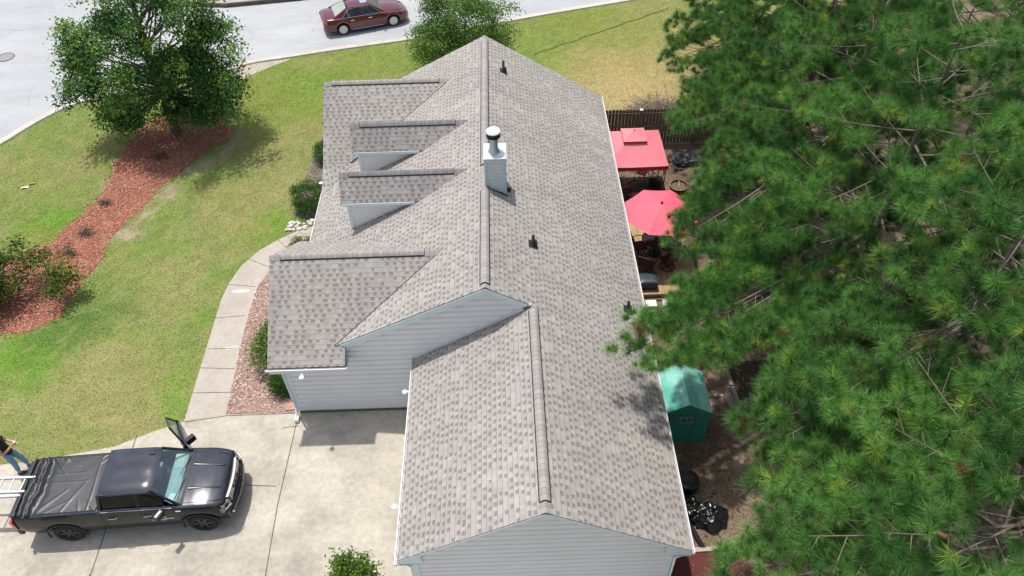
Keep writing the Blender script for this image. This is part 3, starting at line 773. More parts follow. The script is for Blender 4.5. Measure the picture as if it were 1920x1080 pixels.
# trim: rake boards, corner boards, soffit returns
def rake(a, b, y, h=0.15, t=0.025):
    """board hung under a roof edge in the plane y"""
    a = Vector((a[0], y, a[1])); b = Vector((b[0], y, b[1]))
    vs = []
    for yy in (y, y + t):
        for p, dz in ((a, 0), (b, 0), (b, -h), (a, -h)): vs.append((p.x, yy, p.z + dz))
    MB().add(vs, [(0, 1, 2, 3), (7, 6, 5, 4), (0, 4, 5, 1), (1, 5, 6, 2), (2, 6, 7, 3), (3, 7, 4, 0)]).build('rake_board', Mt['trim'], house)
e = TH + .002
rake((-4.25, ZL(-4.25) - .035), (0.0, HM - .035), -0.018, 0.23); rake((0.002, HM - .035), (XG - .05, ZR(XG - .05) - .035), -0.018, 0.23)
rake((XGL, HE - .03), (XG, HG - .03), GY - 0.012, 0.10); rake((XG + .002, HG - .03), (XR, HE - .03), GY - 0.012, 0.10)
for x, y, s_ in ((-6.06, 0.03, 1), (-1.80, GY + .03, 1), (4.30, GY + .03, -1)):
    MB().box((x, y + .0, 1.30 if y > -1 else 1.22), (0.12, 0.035, 2.35 if y > -1 else 2.2)).box((x - s_ * .05, y + .078, 1.30 if y > -1 else 1.22), (0.03, 0.13, 2.35 if y > -1 else 2.2)).build('corner_board', Mt['trim'], house)
# eave returns at the garage gable: triangular box ends with soffit
for x0, x1 in ((XGL + .0, -1.86), (4.36, XR)):
    MB().box(((x0 + x1) / 2, GY + .1, HE - .17), (abs(x1 - x0), 0.2, 0.05)).build('eave_return', Mt['trim'], house)
MB().add([(XGL, GY - .014, HE - .15), (-1.62, GY - .014, HE - .15), (-1.62, GY - .014, HE - .03 + (XGL * -1 - 1.62) * PR - .04), (XGL, GY - .014, HE - .06)], [(0, 1, 2, 3)]).build('return_face', Mt['trim'], house)
MB().add([(XR, GY - .014, HE - .15), (XR, GY - .014, HE - .06), (4.12, GY - .014, HE - .03 + (XR - 4.12) * PR - .04), (4.12, GY - .014, HE - .15)], [(0, 1, 2, 3)]).build('return_face', Mt['trim'], house)
# fascia and soffit boards under the eaves
for a, b, c_, d_ in (((XR - .02, GY, HE - .17), (XR - .02, L, HE - .17), ((XR + 4.34) / 2, (GY + L) / 2, HE - .26), (XR - 4.36, L - GY, 0.02)),
    ((XGL + .02, GY, HE - .17), (XGL + .02, 0, HE - .17), ((XGL - 1.85) / 2, GY / 2, HE - .26), (-1.85 - XGL, -GY, 0.02)),
    ((XWE, -OE + .02, HWE - .18), (-4.09, -OE + .02, HWE - .18), ((XWE - 4.09) / 2, -OE / 2, HWE - .27), (-4.09 - XWE, OE, 0.02)),
    ((XL + .02, 4.5, ZL(XL) - .17), (XL + .02, 9.2, ZL(XL) - .17), ((XL - 4.42) / 2, 6.85, ZL(XL) - .26), (-4.42 - XL, 4.7, 0.02))):
    MB().bar(a, b, 0.03, 0.15).build('fascia', Mt['trim'], house); MB().box(c_, d_).build('soffit', Mt['trim'], house)

def gutter(a, b, out, parent, w_=0.062, h_=0.09):
    a = Vector(a); b = Vector(b); d = (b - a).normalized(); o_ = Vector((*out, 0))
    mm = MB(); t = .012
    prof = [(0, 0), (0, -h_), (w_ * .75, -h_), (w_, -h_ * .35), (w_, 0), (w_ - t * 2.2, 0), (w_ - t * 2.2, -h_ * .35), (w_ * .75 - t, -h_ + t), (t, -h_ + t), (t, 0)]
    vs = []
    for s_ in (a, b):
        for (q, z) in prof: vs.append(s_ + o_ * q + Vector((0, 0, z)))
    n = len(prof)
    mm.add(vs, [(i, (i + 1) % n, (i + 1) % n + n, i + n) for i in range(n)])
    for s_ in (a, b):
        mm.bar(s_ + Vector((0, 0, -h_ / 2)), s_ + o_ * w_ + Vector((0, 0, -h_ / 2)), 0.02, h_)
    k = int((b - a).length / 0.9)
    for i in range(1, k):
        c = a + d * (i * (b - a).length / k)
        mm.bar(c + Vector((0, 0, .004)), c + o_ * w_ + Vector((0, 0, .004)), 0.022, 0.012)
    return mm.build('gutter', Mt['gutter'], parent)
gutter((XR + .004, GY - .02, HE - .045), (XR + .004, L, HE - .045), (1, 0), house)
gutter((XGL - .004, GY - .06, HE - .045), (XGL - .004, 0.03, HE - .045), (-1, 0), house)
gutter((XWE - .06, -OE - .004, HWE - .05), (-4.06, -OE - .004, HWE - .05), (0, -1), house)
gutter((XL - .004, 4.45, ZL(XL) - .045), (XL - .004, 9.15, ZL(XL) - .045), (-1, 0), house)
# step flashing along the foot of the gable wall above the garage roof
fm = MB(); fm.bar((XGL + .02, 0.012, HE + .06), (XG - .05, 0.012, HG + .035), 0.06, 0.10); fm.build('flashing', Mt['gutter'], house)
# downspouts
dm = MB()
dm.tube([(-6.2, -.40, 2.8), (-6.2, -.30, 2.6), (-6.14, -.06, 2.45), (-6.13, -.03, 0.35), (-6.13, -.22, 0.12), (-6.13, -.34, 0.08)], 0.04, 4)
dm.build('downspout', Mt['trim'], house)
MB().box((-6.13, -.24, 0.09), (0.13, 0.24, 0.13)).build('downspout_elbow', Mt['white'], house)
dm = MB(); dm.tube([(XGL - .05, GY + .12, HE - .1), (XGL + .02, GY + .1, HE - .24), (-1.90, GY - .0, HE - .3), (-1.90, GY - .01, 0.1)], 0.04, 4); dm.build('downspout', Mt['trim'], house)
dm = MB(); dm.tube([(XR + .05, GY + .12, HE - .1), (XR - .02, GY + .1, HE - .24), (4.40, GY - .0, HE - .3), (4.40, GY - .01, 0.1)], 0.04, 4); dm.build('downspout', Mt['trim'], house)

# dormers
def dormer(yr, zr, xf, yh, drop, wh):
    d = MB().slab([(xf, yr, zr), (xf, yr - yh, zr - drop), (-(HM - (zr - drop)) / PL + .3, yr - yh, zr - drop), (-(HM - zr) / PL + .3, yr, zr)], 0.05, 0, 1, plane_uv((1, 0, 0), (0, yh, drop)))
    d.slab([(xf, yr, zr), (-(HM - zr) / PL + .3, yr, zr), (-(HM - (zr - drop)) / PL + .3, yr + yh, zr - drop), (xf, yr + yh, zr - drop)], 0.05, 0, 1, plane_uv((1, 0, 0), (0, -yh, drop)))
    o = d.build('dormer', [Mt['shingle'], Mt['shingle_edge']], house)
    xw = xf + .165; zt = zr - drop - .06
    wmm = MB()
    lapz = []
    # side cheeks: triangle between wall front and the main slope
    for yy, s_ in ((yr - wh, -1), (yr + wh, 1)):
        lap_wall(wmm, [(xw, ZL(xw) + .01), ((zt - HM) / PL - .02, zt), (xw, zt)], (0, yy, 0), (1, 0, 0), (0, s_, 0), 0.13, 0.016)
    lap_wall(wmm, [(yr - wh, ZL(xw)), (yr + wh, ZL(xw)), (yr + wh, zt), (yr, zr - .12), (yr - wh, zt)], (xw, 0, 0), (0, 1, 0), (-1, 0, 0), 0.13, 0.016)
    wmm.build('dormer_wall', Mt['siding'], o, fixn=False)
    t = MB()
    xe = -(HM - (zr - drop)) / PL
    t.box(((xf + xe) / 2 - .06, yr - yh - .012, zr - drop - .065), (xe - xf - .2, 0.02, 0.10))
    t.box(((xw + xe) / 2, yr - wh - .07, zr - drop - .12), (xe - xw - .25, 0.16, 0.02))
    t.box((xw + .03, yr - wh - .018, (ZL(xw) + zt) / 2), (0.10, 0.024, zt - ZL(xw) + .02))
    t.box((xw - .018, yr - wh + .04, (ZL(xw) + zt) / 2), (0.03, 0.11, zt - ZL(xw) + .02))
    t.box((xw - .018, yr + wh - .04, (ZL(xw) + zt) / 2), (0.03, 0.11, zt - ZL(xw) + .02))
    t.build('dormer_trim', Mt['trim'], o)
    f = MB(); f.bar((xw, yr - wh - .03, ZL(xw) + .03), (xe - .1, yr - wh - .03, ZL(xe - .1) + .03), 0.035, 0.045); f.build('dormer_flashing', Mt['gutter'], o)
    wn_ = MB(); wn_.box((xw - .02, yr, (ZL(xw) + zt) / 2 + .1), (0.03, 0.42, 0.5)); wn_.build('dormer_window', simple('dormer_pane', (0.05, 0.07, 0.09), 0.1), o)
    cap(o, (xf + .32, yr, zr + .005), (-(HM - zr) / PL - .42, yr, zr + .005), drop / yh)
    plaincap(o, (xf, yr, zr - .005), (-(HM - zr) / PL + .02, yr, zr - .005), drop / yh, 0.10)
dormer(5.585, 5.144, -4.68, 0.57, 0.78, 0.40)
dormer(8.385, 5.133, -4.66, 0.57, 0.78, 0.40)

# chimney chase with its flue
cx0, cx1, cy0, cy1, czt = 0.05, 0.645, 4.388, 5.10, 6.36
cm = MB()
def zroof(x): return min(ZR(x), HM)
lap_wall(cm, [(cx0, zroof(cx0) - .02), (cx1, zroof(cx1) - .02), (cx1, czt), (cx0, czt)], (0, cy0, 0), (1, 0, 0), (0, -1, 0), 0.12, 0.02)
lap_wall(cm, [(cx0, 5.0), (cx1, 5.0), (cx1, czt), (cx0, czt)], (0, cy1, 0), (1, 0, 0), (0, 1, 0), 0.12, 0.02)
lap_wall(cm, [(cy0, 5.0), (cy1, 5.0), (cy1, czt), (cy0, czt)], (cx1, 0, 0), (0, 1, 0), (1, 0, 0), 0.12, 0.02)
lap_wall(cm, [(cy0, 5.0), (cy1, 5.0), (cy1, czt), (cy0, czt)], (cx0, 0, 0), (0, 1, 0), (-1, 0, 0), 0.12, 0.02)
chim = cm.build('chimney', Mt['siding_blue'], house, fixn=False)
t = MB()
for x, s_ in ((cx0, -1), (cx1, 1)):
    t.box((x - s_ * .032 + s_ * .012, cy0 - .022, (zroof(x) - .04 + czt) / 2), (0.075, 0.02, czt - zroof(x) + .04))
    t.box((x + s_ * .024, cy0 + .02, (zroof(x) - .04 + czt) / 2), (0.014, 0.09, czt - zroof(x) + .04))
t.build('corner_board', simple('corner_board_blue', (0.5, 0.6, 0.68), 0.5, 0.05), chim)
capm = simple('galvanised_chase_cover', (0.62, 0.68, 0.70), 0.35, 0.18, 7, metal=0.35)
t = MB(); t.box(((cx0 + cx1) / 2, (cy0 + cy1) / 2, czt + .025), (cx1 - cx0 + .09, cy1 - cy0 + .1, 0.05)); t.box(((cx0 + cx1) / 2, cy0 - .047, czt - .012), (cx1 - cx0 + .09, 0.006, 0.05))
t.build('chase_cover', capm, chim)
fx, fy = 0.325, 4.74
fl = MB(); fl.lathe([(0.19, czt + .052), (0.175, czt + .07), (0.125, czt + .2), (0.122, 6.98), (0.0, 6.98)], 24, (fx, fy, 0)); 
flue = fl.build('flue_pipe', Mt['galv'], chim, 40)
fl = MB(); fl.lathe([(0.0, 6.93), (0.2, 6.93), (0.2, 7.1), (0.0, 7.1)], 28, (fx, fy, 0))
for z in (6.95, 6.99, 7.03, 7.07): fl.ring((fx, fy, z), 0.202, 0.008, 28, 4)
fl.build('flue_screen', Mt['vent_black'], flue, 40)
MB().lathe([(0.215, 7.09), (0.217, 7.115), (0.19, 7.15), (0.0, 7.175)], 28, (fx, fy, 0)).build('flue_cap', Mt['white'], flue, 40)
MB().add([(cx0 - .05, cy0 - .01, ZR(cx0) + .015), (cx1 + .05, cy0 - .01, ZR(cx1 + .05) + .015), (cx1 + .05, cy0 - .1, ZR(cx1 + .05) + .015), (cx0 + .02, cy0 - .1, ZR(cx0 + .02) + .035)], [(0, 1, 2, 3)]).build('chimney_flashing', Mt['vent_black'], chim)
MB().box((cx1 + .09, cy0 + .22, ZR(cx1 + .09) + .05), (.1, .1, .1), R3(0, .4, .3)).build('cricket_flashing', Mt['vent_black'], chim)

# plumbing vents
for (x, y, r_, h_) in ((0.70, 11.8, .045, .42), (1.40, 2.55, .05, .34), (4.20, 1.34, .05, .34)):
    z = ZR(x)
    v = MB(); v.lathe([(r_, z - .05), (r_, z + h_), (r_ * .75, z + h_), (r_ * .75, z + h_ - .1), (0, z + h_ - .1)], 14, (x, y, 0))
    vo = v.build('vent_pipe', simple('vent_pipe_grey', (0.06, 0.06, 0.065), 0.5), house, 40)
    v = MB(); v.lathe([(0.10, -.0), (0.085, .06), (r_ + .01, .14), (r_ + .005, .15)], 16); v.box((0, -.02, .0), (0.3, 0.3, 0.012))
    ob = v.build('vent_boot', Mt['rubber'], vo, 50)
    ob.location = (x, y, z + .012); ob.rotation_euler = (0, math.atan(PR), 0)

# round white lights clipped to the gutters
gl_ = simple('frosted_white_lamp', (0.85, 0.85, 0.83), 0.3, 0.03)
for i, (x, y, z) in enumerate(((-5.33, -OE - .22, HWE - .16), (XGL - .2, -1.08, HE - .14), (XGL - .2, -4.62, HE - .14), (XL - .2, 8.9, ZL(XL) - .12), (XL - .2, 6.75, ZL(XL) - .12), (XL - .2, 5.15, ZL(XL) - .12))):
    t = MB(); t.lathe([(0.0, .016), (0.04, .014), (0.07, 0), (0.072, -.025), (0.05, -.04), (0, -.045)], 18, (x, y, z))
    dx, dy = (0, .12) if i == 0 else (.12, 0)
    t.bar((x + dx, y + dy, z), (x, y, z), .03, .02)
    t.build('gutter_light', gl_, house, 40)

# ------------------------------------------------------------------ vegetation
def unit(v):
    return v / np.maximum(np.linalg.norm(v, axis=-1, keepdims=True), 1e-9)

def leaf_quads(name, P_, nrm, size, cols, mat, parent, r, aspect=0.55):
    """one folded diamond per leaf: P_ centres, nrm facing, size lengths"""
    n = len(P_)
    a = unit(np.cross(nrm, r.randn(n, 3))); b = np.cross(nrm, a)
    s = size[:, None]
    V = np.zeros((n, 4, 3))
    V[:, 0] = P_ - a * s * .5; V[:, 2] = P_ + a * s * .5
    V[:, 1] = P_ + b * s * aspect * .5 + nrm * s * .08; V[:, 3] = P_ - b * s * aspect * .5 + nrm * s * .08
    return np_mesh(name, V.reshape(-1, 3), np.arange(n * 4).reshape(-1, 4), mat, parent, np.repeat(cols, 4, 0))

def clump_leaves(name, centres, per, sig, size, pal, parent, seed, flat=0.6, upbias=0.7):
    r = np.random.RandomState(seed); k = len(centres)
    cc = np.repeat(centres, per, 0); n = len(cc)
    off = r.randn(n, 3) * sig; off[:, 2] *= flat
    # each clump is a drooping spray: outer leaves hang lower
    rad2 = (off[:, :2] ** 2).sum(1); off[:, 2] -= rad2 / (sig * 4.0) * .5
    P_ = cc + off
    nrm = unit(r.randn(n, 3) * .75 + np.array([0, 0, upbias]) + off / sig * .3)
    tone = np.repeat(r.rand(k), per); pal = np.array(pal)
    base = pal[0] * (1 - tone[:, None]) + pal[1] * tone[:, None]
    bright = np.repeat(r.rand(k) < .22, per)
    base = np.where(bright[:, None], pal[2], base)
    cols = base * (0.7 + .6 * r.rand(n, 1))
    return leaf_quads(name, P_, nrm, size * (.6 + .8 * r.rand(n)), cols, Mt['leaf'], parent, r)

def crown_points(c, rad, n, seed, shell=0.55, zmin=None, lump=0.25):
    r = np.random.RandomState(seed); c = np.array(c); rad = np.array(rad)
    d = unit(r.randn(n, 3)); q = (shell + (1 - shell) * r.rand(n) ** .6)
    # lobes: radius wanders with direction so the outline is uneven
    ph = r.rand(6, 3) * 6.28; fr = r.randint(2, 5, (6, 3))
    l = sum(np.sin(d[:, 0] * fr[i, 0] + ph[i, 0]) * np.sin(d[:, 1] * fr[i, 1] + ph[i, 1]) * np.sin(d[:, 2] * fr[i, 2] + ph[i, 2]) for i in range(6))
    q = q * (1 + lump * l)
    p = c + d * rad * q[:, None]
    if zmin is not None: p = p[p[:, 2] > zmin]
    return p

def limbs_to(mb, base, top, tips, r, rad0, rad1=0.012, start=0.25):
    base = np.array(base, float); top = np.array(top, float)
    for t in tips:
        h = np.clip((t[2] - base[2]) / max(top[2] - base[2], .1) * .75 - .05, start, .95)
        s = base + (top - base) * h
        m1 = s + (t - s) * .35 + np.array([0, 0, -.02 * np.linalg.norm(t - s)]); m2 = s + (t - s) * .7 + r.randn(3) * .06 * np.linalg.norm(t - s)
        k = rad0 * (1 - h) + .02
        mb.tube([s, m1, m2, t], [k, k * .7, k * .4, rad1], 5)

def broadleaf(name, label, cat, base, top, crown, rad, nclump, per, sig, size, pal, seed, zmin, trunk_r, shell=.55, extra=None, nlimb=45, lump=.25, group=None, stems=1):
    root = thing(name, label, cat, base, group=group)
    b = np.array(base)
    r = np.random.RandomState(seed + 1)
    pts = crown_points(np.array(crown) - b, rad, nclump, seed, shell, zmin - b[2], lump)
    if extra is not None: pts = np.concatenate([pts, np.array(extra) - b])
    mb = MB(); tp = np.array(top) - b
    if stems == 1:
        q = [(0, 0, -.05), (0, 0, .12), *(tuple(tp * f + np.array([r.randn() * .06, r.randn() * .06, 0])) for f in (.25, .5, .75, 1))]
        mb.tube(q, [trunk_r * 1.5, trunk_r * 1.05, trunk_r * .85, trunk_r * .6, trunk_r * .38, .02], 10)
        tips = pts[r.permutation(len(pts))[:nlimb]]
        limbs_to(mb, (0, 0, 0), tp, tips, r, trunk_r * .28)
    else:
        tips = pts[r.permutation(len(pts))[:nlimb]]
        for t in tips:
            a = r.rand() * 6.28
            mb.tube([(math.cos(a) * .12, math.sin(a) * .12, -.03), tuple(t * .5 + np.array([0, 0, .1])), tuple(t)], [trunk_r, trunk_r * .6, .006], 5)
    mb.build('trunk', Mt['bark'], root, 60)
    clump_leaves('crown', pts, per, sig, size, pal, root, seed + 2)
    return root

MAPLE = [(0.05, 0.125, 0.042), (0.095, 0.205, 0.052), (0.18, 0.31, 0.05)]
MLOBE = []
for (x_, y_), z_, rr in (((-17.58, 15.55), 2.7, .8), ((-16.66, 15.28), 1.9, .8), ((-15.97, 15.09), 1.4, .6), ((-11.31, 15.37), 2.4, .85), ((-12.19, 15.43), 1.7, .65), ((-17.19, 16.39), 4.6, .85), ((-11.88, 16.60), 4.8, .7), ((-13.14, 15.34), 1.6, .6), ((-17.33, 15.83), 3.8, .5), ((-12.31, 15.75), 3.8, .7)):
    q_ = np.random.RandomState(int(x_ * -37 + 900)); MLOBE += [tuple(np.array([x_, y_, z_]) + q_.randn(3) * rr * np.array([.55, .55, .3])) for _ in range(15)]
broadleaf('maple_tree', 'big dark green shade tree rising from the red mulch bed', 'tree', (-14.54, 16.0, 0), (-14.2, 16.2, 8.2), (-13.9, 16.2, 4.9), (2.9, 2.8, 3.9), 190, 150, .30, .14, MAPLE, 33, 1.3, .22, .4, MLOBE, 90, .3)
MYRTLE = [(0.085, 0.18, 0.038), (0.13, 0.25, 0.05), (0.2, 0.31, 0.065)]
broadleaf('crape_myrtle', 'rounded bright green tree just behind the far ridge end of the house', 'tree', (-1.2, 20.4, 0), (-1.2, 20.4, 3.6), (-1.2, 20.5, 2.15), (2.5, 2.1, 2.35), 330, 115, .26, .10, MYRTLE, 41, .35, .05, .5, None, 40, .2, None, 6)
LEFTT = [(0.05, 0.11, 0.022), (0.10, 0.17, 0.03), (0.19, 0.235, 0.035)]
ex = [P3 for P3 in ((*(-16.38, 6.18), 1.2), (*(-15.85, 5.71), 1.1), (*(-15.48, 5.52), 1.0), (*(-15.45, 4.96), .9), (*(-15.48, 5.97), 1.1), (*(-15.14, 5.72), 1.0), (*(-16.73, 6.66), 1.3), (*(-16.81, 6.27), 1.4), (*(-16.36, 6.60), 1.2), (*(-17.15, 6.75), 1.5), (*(-14.95, 5.60), .9), (*(-15.52, 5.36), .9))]
ex = [tuple(np.array(q) + np.array([rnd.uniform(-.1, .1), rnd.uniform(-.1, .1), rnd.uniform(-.1, .1)])) for q in ex for _ in range(2)]
lt = broadleaf('young_oak', 'bushy green tree at the left end of the red mulch bed, half outside the picture', 'tree', (-18.9, 5.5, 0), (-18.6, 5.5, 3.2), (-18.3, 5.35, 1.35), (1.25, 1.4, 1.2), 100, 80, .2, .11, LEFTT, 51, .2, .09, .4, ex, 60, .25)
# bare pale twigs standing out of it
mb = MB()
for k in range(9):
    a = Vector((0.2, 0.4, 1.4)); t = a + Vector((rnd.uniform(.3, 1.5), rnd.uniform(.5, 1.5), rnd.uniform(.2, .9)))
    mb.tube([a, (a + t) / 2 + Vector((0, 0, .15)), t, t + Vector((.25, .2, -.12))], [.016, .012, .008, .004], 4)
mb.build('bare_twig', simple('pale_dead_twig', (0.42, 0.37, 0.32), 0.9), lt)

SHR = [(0.04, 0.11, 0.026), (0.07, 0.17, 0.033), (0.13, 0.24, 0.045)]
def shrub(label, base, rad, n, seed, per=60, pal=SHR, size=.055, sig=.11, group='shrubs along the house front', name='shrub', lump=.12):
    return broadleaf(name, label, 'shrub', (*base, 0), (base[0], base[1], rad[2] * 1.6), (base[0], base[1], rad[2] * .95), rad, n, per, sig, size, pal, seed, .05, .015, .75, None, 14, lump, group, 4)
shrub('large clipped round dark green shrub beside the white stones by the porch', (-7.35, 10.3), (.62, .78, .6), 150, 61)
shrub('small round clipped shrub at the near corner of the far front wing', (-7.2, 13.5), (.42, .5, .45), 90, 62)
shrub('thin upright shrub against the middle of the far front wing', (-6.95, 15.2), (.3, .55, .5), 70, 63)
shrub('low spreading shrub in the angle of walkway and porch eave', (-7.15, 7.65), (.55, .35, .28), 80, 64, pal=[(0.06, 0.13, 0.022), (0.085, 0.17, 0.026), (0.12, 0.21, 0.03)])
shrub('tall loose shrub against the near front wing over pink gravel', (-7.0, 2.55), (.72, .95, .66), 190, 65, per=70, pal=[(0.08, 0.155, 0.04), (0.13, 0.22, 0.055), (0.2, 0.29, 0.07)], size=.075, sig=.16, lump=.25)
shrub('upright narrow shrub behind the loose one, hugging the near front wing', (-6.85, 3.75), (.35, .5, .55), 70, 66, pal=[(0.06, 0.12, 0.02), (0.09, 0.16, 0.03), (0.12, 0.2, 0.03)], size=.07, sig=.14)
shrub('small ball shaped shrub on the pink gravel beside the downspout', (-6.75, 1.02), (.4, .4, .4), 90, 67, pal=[(0.035, 0.085, 0.018), (0.055, 0.13, 0.022), (0.09, 0.18, 0.03)])
broadleaf('tall_shrub', 'lime green leafy shrub at the bottom edge of the driveway, left of the garage gable', 'shrub', (-3.45, -6.05, 0), (-3.45, -6.05, 2.0), (-3.42, -5.98, 1.4), (.46, .4, .98), 75, 60, .13, .085, [(0.075, 0.15, 0.02), (0.12, 0.2, 0.028), (0.19, 0.26, 0.035)], 71, .2, .02, .6, None, 20, .25, None, 4)

# withered little shrubs in the mulch
def dead(label, base, s, seed, green):
    r = np.random.RandomState(seed); root = thing('withered_shrub', label, 'shrub', (*base, 0.01), group='withered shrubs in the mulch')
    mb = MB(); tips = []
    for k in range(26):
        a = r.rand() * 6.28; l = s * r.uniform(.4, 1)
        t = Vector((math.cos(a) * l, math.sin(a) * l * .7, s * r.uniform(.25, .75))); tips.append(t)
        mb.tube([(0, 0, 0), t * .5 + Vector((0, 0, .05)), t], [.012, .008, .004], 4)
        if r.rand() < .7: mb.tube([t * .55, t * .9 + Vector((r.uniform(-.12, .12), r.uniform(-.12, .12), .02))], [.006, .003], 3)
    mb.build('stems', simple('dead_stem', (0.17, 0.13, 0.11), 0.95, .3), root)
    clump_leaves('leaves', np.array([tuple(t) for t in tips]), 9, .08, .06, green, root, seed + 1)
dead('brown spiky withered shrub in the shade under the big tree', (-14.76, 13.94), .42, 81, [(0.06, 0.055, 0.03), (0.09, 0.08, 0.045), (0.07, 0.08, 0.04)])
dead('grey green withered shrub at the narrow middle of the mulch bed', (-16.38, 7.79), .45, 82, [(0.11, 0.12, 0.08), (0.16, 0.16, 0.11), (0.09, 0.12, 0.06)])
dead('sparse grey twigs in the mulch above the grey green shrub', (-16.08, 8.96), .34, 83, [(0.15, 0.12, 0.1), (0.2, 0.16, 0.13), (0.12, 0.11, 0.08)])
dead('tiny dry tuft at the upper middle of the mulch bed', (-16.00, 10.85), .25, 84, [(0.12, 0.12, 0.08), (0.16, 0.15, 0.1), (0.1, 0.11, 0.06)])

# leafy garden plants beyond the timber edging
def rosette(label, base, s, seed):
    r = np.random.RandomState(seed); root = thing('garden_plant', label, 'plant', (*base, 0.01), group='grey green leafy plants in the back bed')
    mb = MB(); mb.tube([(0, 0, 0), (0, 0, s * .5)], [.02, .012], 5)
    mb.build('stem', Mt['bark'], root)
    lf = MB()
    for k in range(12):
        a = k * 2.4; el = .2 + .07 * k; d = Vector((math.cos(a) * math.cos(el), math.sin(a) * math.cos(el), math.sin(el))); sd = Vector((-math.sin(a), math.cos(a), 0))
        ln = s * (1 - .04 * k); b0 = Vector((0, 0, s * .25 + .02 * k))
        lf.add([b0, b0 + d * ln * .45 + sd * ln * .26, b0 + d * ln + Vector((0, 0, -ln * .2)), b0 + d * ln * .45 - sd * ln * .26, b0 + d * ln * .5 + Vector((0, 0, -.03))], [(0, 1, 4), (1, 2, 4), (2, 3, 4), (3, 0, 4)])
    lf.build('leaves', simple('grey_green_leaf', (0.16, 0.22, 0.17), 0.6, .2), root)
rosette('grey green leafy plant beside the tilted paving slab', (7.97, -0.35), .36, 1)
rosette('smaller grey green plant farther right in the back bed', (8.28, -0.06), .28, 2)

# ------------------------------------------------------------------ pines
def tufts(P_, D_, nn, ln, r, tone):
    """needle bundles: P_ base, D_ axis; every needle one slim triangle"""
    k = len(P_); n = k * nn
    ax = np.repeat(unit(D_), nn, 0); b = np.repeat(P_, nn, 0)
    e1 = unit(np.cross(ax, np.array([0.31, 0.52, 0.8]))); e2 = np.cross(ax, e1)
    ph = r.rand(n) * 6.283; th = np.arccos(np.clip(1 - r.rand(n) * np.repeat(r.uniform(.6, 1.35, k), nn), -1, 1))
    d = ax * np.cos(th)[:, None] + (e1 * np.cos(ph)[:, None] + e2 * np.sin(ph)[:, None]) * np.sin(th)[:, None]
    along = r.rand(n)[:, None] * np.repeat(ln, nn)[:, None] * .55
    s0 = b - ax * along
    L_ = (np.repeat(ln, nn) * (.7 + .5 * r.rand(n)))[:, None]
    tip = s0 + d * L_ + np.array([0, 0, -1]) * (L_ * .10 * (1 - d[:, 2:3] ** 2))
    sd = unit(np.cross(d, r.randn(n, 3))) * .0038
    V = np.stack([s0 - sd, s0 + sd, tip], 1)
    t = np.repeat(tone, nn, 0)
    jit = (0.7 + .6 * r.rand(n, 1))
    young = np.repeat(r.rand(k) < .06, nn)[:, None]
    c = np.where(young, np.array([0.24, 0.37, 0.06]), t) * jit
    dead_ = ((r.rand(n) < .015) | np.repeat(r.rand(k) < .005, nn))[:, None]; c = np.where(dead_, np.array([0.22, 0.13, 0.06]), c)
    tipc = c * 1.25
    return V.reshape(-1, 3), np.stack([c * .85, c * .85, tipc], 1).reshape(-1, 3)

CONES = []
for nm_, cc_, k_ in (('brown', (0.16, 0.09, 0.05), 1.0), ('young', (0.42, 0.43, 0.09), 1.0)):
    co_ = MB().lathe([(0, -.08), (.035, -.05), (.04, 0), (.025, .06), (0, .09)] if nm_ == 'brown' else [(0, -.09), (.02, -.06), (.024, 0), (.016, .07), (0, .1)], 8).build('cone', simple(nm_ + '_pine_cone', cc_, 0.9, .3), None, 40)
    CONES.append(co_.data); bpy.data.objects.remove(co_)

